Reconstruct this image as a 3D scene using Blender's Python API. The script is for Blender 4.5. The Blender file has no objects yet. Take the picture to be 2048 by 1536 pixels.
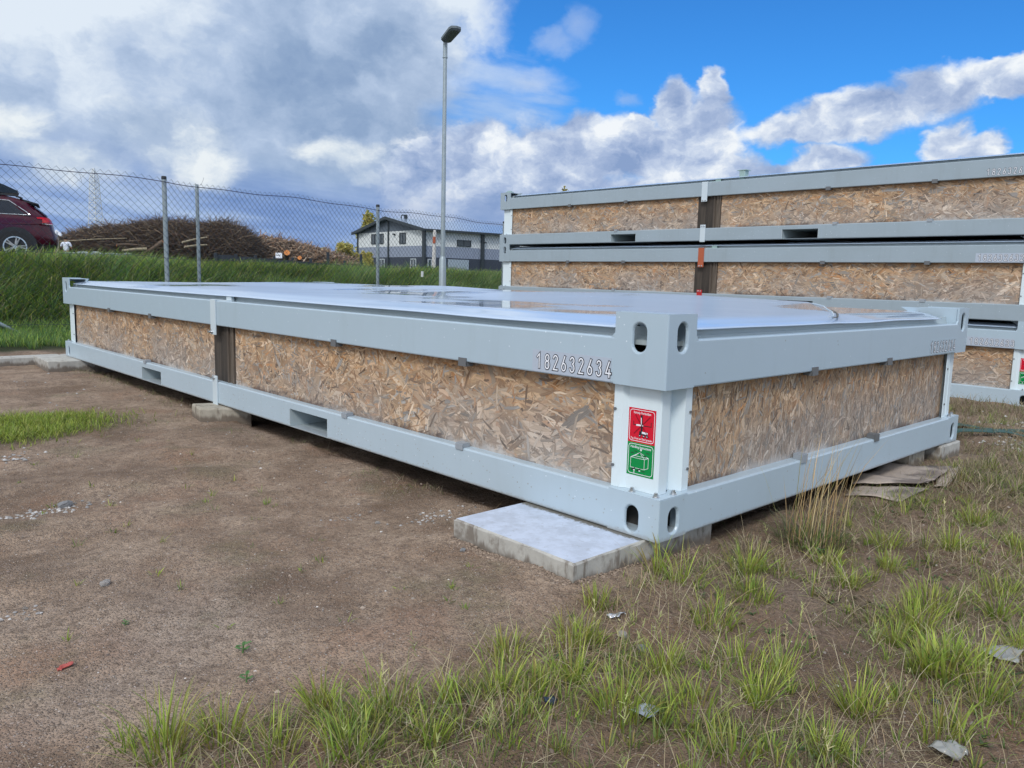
import bpy, bmesh, math, random
import numpy as np
from mathutils import Vector, Matrix
random.seed(7)
RNG = np.random.default_rng(11)
SC = bpy.context.scene
COL = SC.collection

# ------------------------------------------------------------------ camera
cam_d = bpy.data.cameras.new("camera")
cam = bpy.data.objects.new("camera", cam_d)
COL.objects.link(cam)
RR = [0.7295521228, -0.6834611004, 0.0251917497]
DD = [-0.0724513626, -0.1138591952, -0.9908515952]
FF = [0.6800768340, 0.7210527081, -0.1325839056]
CAMP = (-1.79362, -1.283805, 0.735496)
cam.matrix_world = Matrix(((RR[0], -DD[0], -FF[0], CAMP[0]), (RR[1], -DD[1], -FF[1], CAMP[1]),
                           (RR[2], -DD[2], -FF[2], CAMP[2]), (0, 0, 0, 1)))
cam_d.sensor_width = 36.0
cam_d.lens = 1582.18 / 2048 * 36
cam_d.clip_start = 0.05
cam_d.clip_end = 6000
SC.camera = cam

SUN_AZ = Vector((-0.84, -0.54))      # where the veiled sun stands, seen from above
SUN_EL = math.radians(42)
SUN_STRENGTH = 1.9
EXPOSURE = 0.0

SC.view_settings.view_transform = 'Standard'
SC.view_settings.look = 'None'
SC.view_settings.gamma = 1
SC.view_settings.exposure = EXPOSURE
SC.view_settings.use_curve_mapping = False
SC.cycles.max_bounces = 6


# ------------------------------------------------------------------ node helper
class NT:
    """tiny expression builder on a node tree"""
    def __init__(s, tree):
        s.t = tree; s.n = tree.nodes; s.l = tree.links

    def new(s, kind, **kw):
        n = s.n.new(kind)
        for k, v in kw.items():
            setattr(n, k, v)
        return n

    def put(s, sock, v):
        if hasattr(v, 'node'):
            s.l.new(v, sock)
        elif isinstance(v, (tuple, list)):
            if len(sock.default_value) == 4 and len(v) == 3:
                v = (*v, 1)
            sock.default_value = v
        else:
            sock.default_value = v

    def m(s, op, a, b=0.0, c=None, clamp=False):
        n = s.new('ShaderNodeMath', operation=op, use_clamp=clamp)
        s.put(n.inputs[0], a); s.put(n.inputs[1], b)
        if c is not None:
            s.put(n.inputs[2], c)
        return n.outputs[0]

    def add(s, *a):
        r = a[0]
        for b in a[1:]:
            r = s.m('ADD', r, b)
        return r

    def mul(s, *a):
        r = a[0]
        for b in a[1:]:
            r = s.m('MULTIPLY', r, b)
        return r

    def sub(s, a, b): return s.m('SUBTRACT', a, b)

    def ss(s, x, a, b, lo=0.0, hi=1.0):
        n = s.new('ShaderNodeMapRange', interpolation_type='SMOOTHSTEP')
        for i, v in enumerate((x, a, b, lo, hi)):
            s.put(n.inputs[i], v)
        return n.outputs[0]

    def mix(s, f, a, b, mode='MIX'):
        n = s.new('ShaderNodeMix', data_type='RGBA', blend_type=mode)
        s.put(n.inputs[0], f); s.put(n.inputs[6], a); s.put(n.inputs[7], b)
        return n.outputs[2]

    def noise(s, vec, scale, detail=4, rough=0.55, dist=0.0, color=False):
        n = s.new('ShaderNodeTexNoise')
        s.put(n.inputs['Vector'], vec)
        s.put(n.inputs['Scale'], scale); s.put(n.inputs['Detail'], detail)
        s.put(n.inputs['Roughness'], rough); s.put(n.inputs['Distortion'], dist)
        return n.outputs['Color' if color else 'Fac']

    def vmath(s, op, a, b=(0, 0, 0)):
        n = s.new('ShaderNodeVectorMath', operation=op)
        s.put(n.inputs[0], a)
        if op == 'SCALE':
            s.put(n.inputs[3], b)
        else:
            s.put(n.inputs[1], b)
        return n.outputs['Value'] if op in ('LENGTH', 'DOT_PRODUCT') else n.outputs[0]

    def xyz(s, v):
        n = s.new('ShaderNodeSeparateXYZ'); s.put(n.inputs[0], v); return n.outputs

    def comb(s, x, y, z=0.0):
        n = s.new('ShaderNodeCombineXYZ')
        for i, v in enumerate((x, y, z)):
            s.put(n.inputs[i], v)
        return n.outputs[0]

    def ramp(s, f, stops, interp='LINEAR'):
        n = s.new('ShaderNodeValToRGB')
        n.color_ramp.interpolation = interp
        e = n.color_ramp.elements
        while len(e) < len(stops):
            e.new(0.5)
        for i, (p, c) in enumerate(stops):
            e[i].position = p; e[i].color = (*c, 1) if len(c) == 3 else c
        s.put(n.inputs[0], f)
        return n.outputs[0]


def srgb(r, g, b):
    f = lambda c: (c / 255 / 12.92) if c <= 10 else ((c / 255 + 0.055) / 1.055) ** 2.4
    return (f(r), f(g), f(b))


# ------------------------------------------------------------------ sky
world = bpy.data.worlds.new("World")
SC.world = world
world.use_nodes = True
wt = NT(world.node_tree)
for n in list(wt.n):
    wt.n.remove(n)
tc = wt.new('ShaderNodeTexCoord')
dirv = wt.vmath('NORMALIZE', tc.outputs['Generated'])
FH = Vector((0.68008, 0.72105)).normalized()
RH = Vector((FH.y, -FH.x))
fx = wt.vmath('DOT_PRODUCT', dirv, (FH.x, FH.y, 0))
rx = wt.vmath('DOT_PRODUCT', dirv, (RH.x, RH.y, 0))
dz = wt.xyz(dirv)[2]
u = wt.m('ARCTAN2', rx, fx)
hor = wt.m('SQRT', wt.sub(1.0001, wt.mul(dz, dz)))
v = wt.m('ARCTAN2', dz, hor)
P = wt.comb(u, wt.mul(v, 1.35), 0.0)
wrp = wt.noise(P, 9.0, 5, 0.6, color=True)
wrp2 = wt.noise(P, 26.0, 4, 0.6, color=True)
Pw = wt.vmath('ADD', P, wt.vmath('SCALE', wt.vmath('SUBTRACT', wrp, (0.5, 0.5, 0.5)), 0.07))
Pw = wt.vmath('ADD', Pw, wt.vmath('SCALE', wt.vmath('SUBTRACT', wrp2, (0.5, 0.5, 0.5)), 0.022))
n_lo = wt.noise(wt.vmath('ADD', P, wt.vmath('SCALE', wt.vmath('SUBTRACT', wrp, (0.5, 0.5, 0.5)), 0.20)), 4.2, 5, 0.48)
streak0 = wt.noise(wt.comb(wt.mul(u, 9.0), wt.mul(wt.add(v, wt.mul(u, 0.12)), 42.0), 0.7), 1.0, 5, 0.55)
n_hi = wt.noise(Pw, 9.0, 11, 0.56)
n_hi2 = wt.noise(wt.vmath('ADD', Pw, (-0.018, 0.026, 0.0)), 9.0, 11, 0.56)
relief = wt.sub(n_hi, n_hi2)


def blobs(lst, vec):
    tot = None
    for (bu, bv, ru, rv) in lst:
        d = wt.vmath('MULTIPLY', wt.vmath('SUBTRACT', vec, (bu, bv * 1.35, 0)), (1 / ru, 1 / (rv * 1.35), 0))
        q = wt.m('SUBTRACT', 1.0, wt.vmath('DOT_PRODUCT', d, d))
        tot = q if tot is None else wt.m('SMOOTH_MAX', tot, q, 0.35)
    return tot


CUM = [(0.052, 0.138, 0.107, 0.057), (0.075, 0.180, 0.035, 0.026), (0.131, 0.151, 0.095, 0.046),
       (0.219, 0.165, 0.052, 0.055), (0.187, 0.205, 0.024, 0.034), (0.232, 0.221, 0.016, 0.026),
       (0.233, 0.128, 0.07, 0.032), (-0.083, 0.117, 0.095, 0.06), (-0.047, 0.159, 0.057, 0.028),
       (0.332, 0.171, 0.07, 0.018), (0.384, 0.185, 0.07, 0.026), (0.424, 0.198, 0.057, 0.026),
       (0.467, 0.212, 0.06, 0.028), (0.53, 0.215, 0.06, 0.018), (0.312, 0.128, 0.057, 0.014),
       (0.36, 0.137, 0.05, 0.02), (0.484, 0.165, 0.024, 0.026), (0.515, 0.157, 0.03, 0.018),
       (0.150, 0.185, 0.020, 0.018), (0.0, 0.085, 0.15, 0.055), (0.14, 0.09, 0.15, 0.05)]
WISP = [(0.040, 0.272, 0.030, 0.016), (0.066, 0.290, 0.026, 0.026), (0.020, 0.235, 0.05, 0.018), (0.135, 0.218, 0.02, 0.010)]
BRI = [(-0.404, 0.142, 0.070, 0.045), (-0.365, 0.120, 0.05, 0.028), (-0.560, 0.150, 0.05, 0.025), (-0.50, 0.112, 0.06, 0.022),
       (-0.203, 0.140, 0.055, 0.022), (-0.174, 0.115, 0.032, 0.012)]
BRT = [(-0.118, 0.160, 0.014, 0.012), (-0.128, 0.148, 0.010, 0.008)]
f_cum = wt.add(blobs(CUM, Pw), 0.12, wt.mul(wt.sub(n_hi, 0.5), 2.3))
m_cum = wt.ss(f_cum, -0.20, 0.62)
f_wis = wt.add(blobs(WISP, Pw), wt.mul(wt.sub(n_hi, 0.5), 2.2))
m_wis = wt.mul(wt.ss(f_wis, -0.25, 1.6), 0.46)
veil = wt.add(blobs([(-0.03, 0.20, 0.10, 0.06), (0.02, 0.212, 0.06, 0.012)], P), wt.mul(wt.sub(streak0, 0.5), 2.6))
m_veil = wt.mul(wt.ss(veil, -0.1, 1.2), 0.62)
# the big grey deck on the left, a low band under it, and scattered cloud all round elsewhere
edge = wt.add(wt.mul(u, -1.0), -0.060, wt.mul(wt.sub(n_lo, 0.5), 0.12), wt.mul(wt.sub(n_hi, 0.5), 0.13),
              wt.mul(wt.ss(v, 0.2, 0.24), 0.028), wt.mul(wt.ss(v, 0.145, 0.19, 1.0, 0.0), -0.02))
m_deck = wt.ss(edge, -0.02, 0.045)
gap = blobs([(-0.06, 0.19, 0.06, 0.032), (-0.045, 0.235, 0.05, 0.03)], Pw)
m_deck = wt.mul(m_deck, wt.sub(1.0, wt.mul(wt.ss(gap, -0.2, 1.0), 0.40)))
n_far = wt.noise(dirv, 2.2, 7, 0.55)
m_far = wt.mul(wt.ss(n_far, 0.42, 0.54), wt.m('MAXIMUM', wt.ss(v, 0.36, 0.7), wt.ss(u, 0.62, 0.85)))
low = wt.ss(v, 0.03, 0.10, 0.75, 0.0)
m_low = wt.mul(low, wt.ss(u, 0.42, 0.20))
one_minus = lambda a: wt.sub(1.0, a)
mask = one_minus(wt.mul(one_minus(m_cum), one_minus(m_deck), one_minus(m_wis), one_minus(m_far), one_minus(m_low), one_minus(m_veil)))

# cloud colours
c_shadow = srgb(146, 166, 203); c_grey = srgb(172, 188, 218); c_light = srgb(206, 220, 239); c_white = srgb(240, 245, 250)
tone = wt.add(wt.mul(n_lo, 1.0), wt.mul(relief, 0.75), wt.mul(wt.ss(v, 0.10, 0.32), 0.24), wt.mul(wt.ss(u, -0.20, -0.50), 0.16), -0.12,
              wt.mul(wt.ss(u, -0.16, -0.02), wt.ss(v, 0.18, 0.28), 0.30), wt.mul(wt.ss(u, -0.25, -0.55), 0.10))
deck_c = wt.ramp(tone, [(0.20, srgb(120, 148, 188)), (0.42, srgb(148, 172, 205)), (0.62, srgb(180, 199, 226)), (0.85, srgb(224, 235, 247))])
streak = wt.noise(wt.comb(wt.mul(u, 4.0), wt.mul(wt.add(v, wt.mul(u, 0.10)), 26.0), 0.3), 1.0, 5, 0.55)
low_c = wt.ramp(streak, [(0.36, srgb(104, 138, 196)), (0.52, srgb(138, 166, 214)), (0.66, srgb(178, 200, 232))])
deck_c = wt.mix(wt.ss(wt.add(v, wt.mul(wt.sub(n_lo, 0.5), 0.10)), 0.155, 0.075), deck_c, low_c)
f_bri = wt.add(blobs(BRI, Pw), wt.mul(wt.sub(n_hi, 0.5), 2.8))
bri_t = wt.add(0.52, wt.mul(relief, 2.6), wt.mul(wt.sub(n_hi, 0.5), 0.8))
bri_c = wt.ramp(bri_t, [(0.2, srgb(180, 198, 222)), (0.55, srgb(212, 224, 236)), (0.9, srgb(240, 246, 248))])
deck_c = wt.mix(wt.mul(wt.ss(f_bri, -0.25, 1.1), 0.88), deck_c, bri_c)
f_brt = wt.add(blobs(BRT, Pw), wt.mul(wt.sub(n_hi, 0.5), 2.0))
deck_c = wt.mix(wt.ss(f_brt, .1, .5), deck_c, srgb(245, 250, 254))
cum_t = wt.add(0.50, wt.mul(relief, 3.0), wt.mul(wt.sub(n_hi, 0.5), 0.7), wt.mul(wt.ss(f_cum, 1.0, 0.1), 0.22),
               wt.mul(wt.ss(v, 0.10, 0.19), 0.10))
foot = wt.ss(wt.add(v, wt.mul(wt.sub(n_hi, 0.5), 0.05)), 0.125, 0.06)
cum_c = wt.ramp(cum_t, [(0.15, srgb(138, 162, 203)), (0.45, srgb(170, 188, 220)), (0.70, srgb(202, 215, 236)), (1.0, srgb(242, 247, 252))])
deck_c = wt.mix(wt.mul(m_veil, one_minus(m_deck)), deck_c, srgb(205, 222, 243))
deck_c = wt.mix(wt.mul(m_wis, one_minus(m_deck)), deck_c, srgb(190, 204, 228))
cum_c = wt.mix(wt.mul(foot, 0.8), cum_c, wt.mix(0.45, low_c, srgb(150, 172, 208)))
cloud_c = wt.mix(m_cum, deck_c, cum_c)
far_c = wt.ramp(wt.add(n_far, wt.mul(relief, 2.0)), [(0.4, (1.10, 1.18, 1.32)), (0.75, (0.70, 0.78, 0.92))])  # clouds out of view, brightened to add light on the surfaces
is_far = wt.m('MAXIMUM', wt.m('MAXIMUM', wt.ss(v, 0.36, 0.7), wt.ss(u, 0.62, 1.0)), wt.ss(u, -0.75, -1.3))
cloud_c = wt.mix(is_far, cloud_c, far_c)

sky = wt.new('ShaderNodeTexSky', sky_type='NISHITA')
sky.sun_disc = False
sky.sun_elevation = SUN_EL
sky.sun_rotation = math.atan2(SUN_AZ.x, SUN_AZ.y)
sky.air_density = 1.0; sky.dust_density = 0.4; sky.ozone_density = 2.0
SKY_S = 0.10
blue = wt.mix(1.0, sky.outputs[0], (0.25, 0.82, 1.45), 'MULTIPLY')
cl10 = wt.vmath('SCALE', cloud_c, 1.0 / SKY_S / (2 ** EXPOSURE))
final = wt.mix(mask, blue, cl10)
bg = wt.new('ShaderNodeBackground')
wt.l.new(final, bg.inputs[0]); bg.inputs[1].default_value = SKY_S
wo = wt.new('ShaderNodeOutputWorld')
wt.l.new(bg.outputs[0], wo.inputs[0])

sun_d = bpy.data.lights.new("sun", 'SUN')
sun_d.energy = SUN_STRENGTH; sun_d.angle = math.radians(14); sun_d.color = (1.0, 0.98, 0.95)
sun = bpy.data.objects.new("sun", sun_d); COL.objects.link(sun)
sdir = Vector((SUN_AZ.x * math.cos(SUN_EL), SUN_AZ.y * math.cos(SUN_EL), math.sin(SUN_EL) * SUN_AZ.length))
sun.rotation_euler = sdir.to_track_quat('Z', 'Y').to_euler()
sun.location = (0, 0, 20)


# ------------------------------------------------------------------ object helpers
def tag(o, label=None, cat=None, group=None, kind=None):
    if label: o['label'] = label
    if cat: o['category'] = cat
    if group: o['group'] = group
    if kind: o['kind'] = kind
    return o


def empty(name, loc=(0, 0, 0), rz=0.0, parent=None):
    o = bpy.data.objects.new(name, None); COL.objects.link(o)
    o.location = loc; o.rotation_euler = (0, 0, rz); o.empty_display_size = 0.1
    if parent: o.parent = parent
    return o


def copy_tree(o, parent=None):
    c = o.copy(); COL.objects.link(c)
    c.parent = parent
    for ch in [k for k in KIDS.get(o, [])]:
        d = copy_tree(ch, c)
    KIDS.setdefault(parent, []).append(c)
    return c


KIDS = {}


class MB:
    """collects geometry for ONE mesh object"""
    def __init__(s, tf=None, flip=False):
        s.v = []; s.f = []; s.mi = []; s.tf = tf; s.flip = flip; s.cur = 0

    def add(s, vs, fs):
        b = len(s.v)
        s.v += [tuple(p) for p in vs]
        s.f += [tuple(i + b for i in f) for f in fs]
        s.mi += [s.cur] * len(fs)
        return s

    def box(s, x0, x1, y0, y1, z0, z1, c=0.0):
        if c <= 0:
            vs = [(x, y, z) for x in (x0, x1) for y in (y0, y1) for z in (z0, z1)]
            fs = [(0, 1, 3, 2), (4, 6, 7, 5), (0, 4, 5, 1), (2, 3, 7, 6), (0, 2, 6, 4), (1, 5, 7, 3)]
            return s.add(vs, fs)
        # chamfered on all twelve edges
        lo = (x0, y0, z0); hi = (x1, y1, z1)
        vs = []; idx = {}
        for sx in (0, 1):
            for sy in (0, 1):
                for sz in (0, 1):
                    for ax in range(3):
                        p = []
                        for k, sg in enumerate((sx, sy, sz)):
                            q = hi[k] if sg else lo[k]
                            if k != ax:
                                q += -c if sg else c
                            p.append(q)
                        idx[(sx, sy, sz, ax)] = len(vs); vs.append(p)
        fs = []
        for ax in range(3):
            a, b = [k for k in range(3) if k != ax]
            for sg in (0, 1):
                q = []
                for (i, j) in ((0, 0), (1, 0), (1, 1), (0, 1)):
                    t = [0, 0, 0]; t[ax] = sg; t[a] = i; t[b] = j
                    q.append(idx[(*t, ax)])
                fs.append(tuple(q))
            for i in (0, 1):
                for j in (0, 1):
                    t0 = [0, 0, 0]; t0[a] = i; t0[b] = j
                    t1 = list(t0); t1[ax] = 1
                    fs.append((idx[(*t0, a)], idx[(*t1, a)], idx[(*t1, b)], idx[(*t0, b)]))
        for sx in (0, 1):
            for sy in (0, 1):
                for sz in (0, 1):
                    fs.append(tuple(idx[(sx, sy, sz, k)] for k in range(3)))
        return s.add(vs, fs)

    def ext(s, prof, ax, a, b, closed=True, cap=True):
        """extrude a 2D profile along axis ax (0,1,2); profile gives the two other coords in order"""
        n = len(prof)
        def mk(p, t):
            q = list(p); q.insert(ax, t); return tuple(q)
        vs = [mk(p, a) for p in prof] + [mk(p, b) for p in prof]
        fs = [(i, (i + 1) % n, n + (i + 1) % n, n + i) for i in range(n if closed else n - 1)]
        if closed and cap:
            fs += [tuple(range(n))[::-1], tuple(range(n, 2 * n))]
        return s.add(vs, fs)

    def tube(s, pts, r, n=8, cap=True):
        pts = [Vector(p) for p in pts]
        rs = r if isinstance(r, (list, tuple)) else [r] * len(pts)
        vs = []; fs = []
        up = None
        for i, p in enumerate(pts):
            d = (pts[min(i + 1, len(pts) - 1)] - pts[max(i - 1, 0)]).normalized()
            ref = Vector((0, 0, 1)) if abs(d.z) < 0.9 else Vector((1, 0, 0))
            if up is None:
                up = (ref - d * ref.dot(d)).normalized()
            else:
                up = (up - d * up.dot(d)).normalized()
            sd = d.cross(up)
            for k in range(n):
                a = 2 * math.pi * k / n
                vs.append(p + (up * math.cos(a) + sd * math.sin(a)) * rs[i])
        for i in range(len(pts) - 1):
            for k in range(n):
                fs.append((i * n + k, i * n + (k + 1) % n, (i + 1) * n + (k + 1) % n, (i + 1) * n + k))
        if cap:
            fs.append(tuple(range(n))[::-1]); fs.append(tuple(range((len(pts) - 1) * n, len(pts) * n)))
        return s.add(vs, fs)

    def mesh(s, name, mats, smooth=False, bev=None):
        vs = [s.tf(p) for p in s.v] if s.tf else s.v
        fs = [f[::-1] for f in s.f] if s.flip else s.f
        me = bpy.data.meshes.new(name)
        me.from_pydata(vs, [], fs)
        for m in (mats if isinstance(mats, (list, tuple)) else [mats]):
            me.materials.append(m)
        me.polygons.foreach_set('material_index', s.mi)
        bm = bmesh.new(); bm.from_mesh(me)
        bmesh.ops.delete(bm, geom=[q for q in bm.verts if not q.link_faces], context='VERTS')
        bmesh.ops.recalc_face_normals(bm, faces=bm.faces)
        bm.to_mesh(me); bm.free()
        if smooth:
            me.polygons.foreach_set('use_smooth', [True] * len(me.polygons))
            try:
                me.set_sharp_from_angle(angle=math.radians(35))
            except Exception:
                pass
        me.update()
        return me

    def build(s, name, mats, parent=None, smooth=False, loc=None):
        o = bpy.data.objects.new(name, s.mesh(name, mats, smooth)); COL.objects.link(o)
        if parent is not None:
            o.parent = parent
        KIDS.setdefault(parent, []).append(o)
        if loc: o.location = loc
        return o


def np_mesh(name, V, F, mats, cols=None, uvs=None, parent=None, smooth=False, attr='col', midx=None):
    """V (n,3); F list of (m,k) index arrays with equal k per array"""
    me = bpy.data.meshes.new(name)
    me.vertices.add(len(V)); me.vertices.foreach_set('co', np.asarray(V, np.float32).ravel())
    if not isinstance(F, list): F = [F]
    tot = sum(f.size for f in F); npoly = sum(len(f) for f in F)
    me.loops.add(tot); me.polygons.add(npoly)
    me.loops.foreach_set('vertex_index', np.concatenate([f.ravel() for f in F]).astype(np.int32))
    ls = []; lt = []; st = 0
    for f in F:
        k = f.shape[1]; ls.append(st + np.arange(len(f)) * k); lt.append(np.full(len(f), k)); st += f.size
    me.polygons.foreach_set('loop_start', np.concatenate(ls).astype(np.int32))
    try:
        me.polygons.foreach_set('loop_total', np.concatenate(lt).astype(np.int32))
    except Exception:
        pass
    me.update(calc_edges=True)
    if cols is not None:
        a = me.color_attributes.new(attr, 'FLOAT_COLOR', 'POINT')
        c = np.ones((len(V), 4), np.float32); c[:, :cols.shape[1]] = cols
        a.data.foreach_set('color', c.ravel())
    if uvs is not None:
        ul = me.uv_layers.new(name='uv')
        li = np.concatenate([f.ravel() for f in F])
        ul.data.foreach_set('uv', np.asarray(uvs, np.float32)[li].ravel())
    for m in (mats if isinstance(mats, (list, tuple)) else [mats]):
        me.materials.append(m)
    if midx is not None:
        me.polygons.foreach_set('material_index', np.asarray(midx, np.int32))
    if smooth:
        me.polygons.foreach_set('use_smooth', np.ones(npoly, bool))
    o = bpy.data.objects.new(name, me); COL.objects.link(o)
    if parent is not None: o.parent = parent
    KIDS.setdefault(parent, []).append(o)
    return o


# ------------------------------------------------------------------ materials
def mat(name, base=(0.5, 0.5, 0.5), rough=0.6, metal=0.0, spec=0.5, fn=None):
    m = bpy.data.materials.new(name); m.use_nodes = True
    t = NT(m.node_tree)
    b = m.node_tree.nodes['Principled BSDF']
    b.inputs['Base Color'].default_value = (*base, 1)
    b.inputs['Roughness'].default_value = rough
    b.inputs['Metallic'].default_value = metal
    b.inputs['Specular IOR Level'].default_value = spec
    if fn: fn(t, b)
    return m


def obj_co(t):
    return t.new('ShaderNodeTexCoord').outputs['Object']


def bump(t, b, h, strength=0.3, dist=0.01):
    n = t.new('ShaderNodeBump'); t.put(n.inputs['Strength'], strength); t.put(n.inputs['Distance'], dist)
    t.put(n.inputs['Height'], h); t.l.new(n.outputs[0], b.inputs['Normal'])


def paint(base, rough=0.32, dirt=0.12, mud=0.0):
    def fn(t, b):
        co = obj_co(t)
        n1 = t.noise(co, 2.3, 5, 0.6); n2 = t.noise(co, 60, 4, 0.6)
        st = t.noise(t.vmath('MULTIPLY', co, (14, 14, 1.5)), 1.0, 5, 0.6)
        f = t.add(t.mul(t.ss(n1, 0.35, 0.75), dirt), t.mul(t.ss(st, 0.52, 0.75), dirt * 0.9))
        dk = tuple(c * k for c, k in zip(base, (0.66, 0.63, 0.56)))
        c = t.mix(f, base, dk)
        spk = t.new('ShaderNodeTexVoronoi'); t.put(spk.inputs['Scale'], 38.0); t.put(spk.inputs['Vector'], co)
        pick = t.xyz(spk.outputs['Color'])[0]
        rad = t.mul(0.09, pick)
        drop = t.mul(t.m('GREATER_THAN', pick, 0.86), t.m('LESS_THAN', spk.outputs['Distance'], rad))
        c = t.mix(t.mul(drop, 0.55), c, (0.85, 0.9, 0.95))
        # small mud specks
        sp2 = t.new('ShaderNodeTexVoronoi'); t.put(sp2.inputs['Scale'], 17.0); t.put(sp2.inputs['Vector'], co)
        pk2 = t.xyz(sp2.outputs['Color'])[1]
        sc = t.mul(t.m('GREATER_THAN', pk2, 0.90), t.m('LESS_THAN', sp2.outputs['Distance'], t.mul(pk2, 0.06)))
        c = t.mix(t.mul(sc, 0.5), c, (0.16, 0.13, 0.10))
        if mud:
            z = t.xyz(co)[2]
            sp3 = t.new('ShaderNodeTexVoronoi'); t.put(sp3.inputs['Scale'], 60.0); t.put(sp3.inputs['Vector'], co)
            p3 = t.xyz(sp3.outputs['Color'])[0]
            dots = t.mul(t.m('GREATER_THAN', p3, t.ss(z, 0.0, 0.10, 0.55, 0.97)), t.m('LESS_THAN', sp3.outputs['Distance'], t.mul(p3, 0.16)))
            c = t.mix(t.mul(dots, t.ss(n1, .35, .6, .15, .7)), c, (0.24, 0.19, 0.15))
            c = t.mix(t.ss(t.add(z, t.mul(t.sub(n2, .5), .02)), .016, .0, 0, .45), c, (0.24, 0.20, 0.165))
        t.put(b.inputs['Base Color'], c)
        t.put(b.inputs['Roughness'], t.add(rough, t.mul(t.sub(n1, 0.5), 0.25), t.mul(t.sub(n2, 0.5), 0.1)))
        bump(t, b, t.add(t.mul(n2, 0.3), t.mul(n1, 3.0)), 0.12, 0.002)
    return fn


M = {}
M['rail'] = mat('rail_paint', fn=paint((0.40, 0.50, 0.57), 0.34))
M['rail_low'] = mat('rail_low_paint', fn=paint((0.43, 0.525, 0.59), 0.34, mud=1.0))
M['rail_dull'] = mat('rail_dull_paint', fn=paint((0.315, 0.385, 0.43), 0.36, 0.2))
M['gutter'] = mat('gutter_paint', fn=paint((0.43, 0.50, 0.52), 0.34, 0.2))
M['post'] = mat('post_paint', fn=paint((0.68, 0.77, 0.80), 0.38, 0.07))
M['bracket'] = mat('bracket_paint', fn=paint((0.56, 0.64, 0.68), 0.4, 0.1))
M['bracket_green'] = mat('bracket_green_paint', fn=paint((0.30, 0.42, 0.40), 0.45, 0.2))
M['orange'] = mat('orange_primer', fn=paint((0.42, 0.10, 0.04), 0.55, 0.2))
M['red'] = mat('red_primer', fn=paint((0.50, 0.02, 0.02), 0.5, 0.15))
M['clip'] = mat('clip_grey', (0.13, 0.135, 0.14), 0.5)
M['clip_light'] = mat('clip_light', (0.30, 0.33, 0.36), 0.45)
M['steel'] = mat('bolt_steel', (0.55, 0.56, 0.57), 0.3, 0.9)
M['black'] = mat('black_ink', (0.012, 0.012, 0.02), 0.4)
M['white'] = mat('white_ink', (0.82, 0.84, 0.88), 0.35)
M['label'] = mat('label_film', (0.42, 0.475, 0.55), 0.28)
M['sred'] = mat('sticker_red', (0.62, 0.008, 0.03), 0.25)
M['sgreen'] = mat('sticker_green', (0.0, 0.24, 0.055), 0.25)
M['darkred'] = mat('sticker_dark_red', (0.12, 0.0, 0.01), 0.3)
M['under'] = mat('underside', (0.05, 0.048, 0.045), 0.8)


def roof_fn(t, b):
    co = obj_co(t)
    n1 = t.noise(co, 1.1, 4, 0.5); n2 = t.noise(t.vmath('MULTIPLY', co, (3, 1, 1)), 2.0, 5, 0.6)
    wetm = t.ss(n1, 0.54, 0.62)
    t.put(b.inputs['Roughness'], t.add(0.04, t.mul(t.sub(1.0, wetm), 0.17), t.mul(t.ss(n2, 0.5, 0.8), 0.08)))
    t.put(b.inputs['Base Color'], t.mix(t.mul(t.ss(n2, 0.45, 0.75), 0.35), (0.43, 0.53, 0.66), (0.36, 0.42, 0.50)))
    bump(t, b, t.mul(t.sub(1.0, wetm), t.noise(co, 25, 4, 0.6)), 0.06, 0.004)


M['roof'] = mat('roof_sheet', spec=0.6, fn=roof_fn)
M['rust'] = mat('dirty_lap', (0.12, 0.11, 0.09), 0.8)


def strand_fn(t, b):
    a = t.new('ShaderNodeAttribute', attribute_name='col').outputs['Color']
    uv = t.new('ShaderNodeUVMap').outputs[0]
    g = t.noise(t.vmath('MULTIPLY', uv, (14, 420, 1)), 1.0, 4, 0.65)
    g2 = t.noise(t.vmath('MULTIPLY', uv, (60, 900, 1)), 1.0, 2, 0.6)
    co = obj_co(t)
    z = t.xyz(co)[2]
    n = t.noise(co, 7.0, 5, 0.6)
    n4 = t.noise(t.vmath('MULTIPLY', co, (30, 30, 9)), 1.0, 5, 0.65)
    c = t.mix(t.ss(g, 0.33, 0.66, 0.0, 0.55), a, t.mix(1.0, a, (0.52, 0.46, 0.42), 'MULTIPLY'))
    c = t.mix(t.ss(g2, 0.55, 0.75, 0.0, 0.25), c, (0.62, 0.50, 0.38))
    # weathering: warm and fresh under the top rail, silvered lower down, dirt at the very foot
    wz = t.add(z, t.mul(t.sub(n, 0.5), 0.16))
    grey = t.ss(wz, 0.43, 0.18, 0.0, 0.50)
    n9 = t.noise(co, 1.6, 4, .6)
    lum = t.vmath('DOT_PRODUCT', c, (0.35, 0.5, 0.15))
    gc = t.vmath('ADD', t.vmath('SCALE', t.comb(0.30, 0.265, 0.235), 0.30), t.vmath('SCALE', t.comb(1.03, 0.93, 0.84), t.mul(lum, 0.86)))
    c = t.mix(t.mul(grey, t.ss(n9, 0.35, 0.62, 0.35, 1.45)), c, gc)
    c = t.mix(t.ss(n9, .45, .62, 0, .22), c, t.mix(1.0, c, (.80, .80, .82), 'MULTIPLY'))
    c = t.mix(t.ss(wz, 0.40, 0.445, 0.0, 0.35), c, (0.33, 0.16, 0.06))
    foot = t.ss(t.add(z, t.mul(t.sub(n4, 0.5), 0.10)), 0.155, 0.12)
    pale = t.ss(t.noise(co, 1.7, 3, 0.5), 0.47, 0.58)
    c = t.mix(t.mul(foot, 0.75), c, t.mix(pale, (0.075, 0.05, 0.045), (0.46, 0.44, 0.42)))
    t.put(b.inputs['Base Color'], c)
    bump(t, b, g, 0.25, 0.001)


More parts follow.
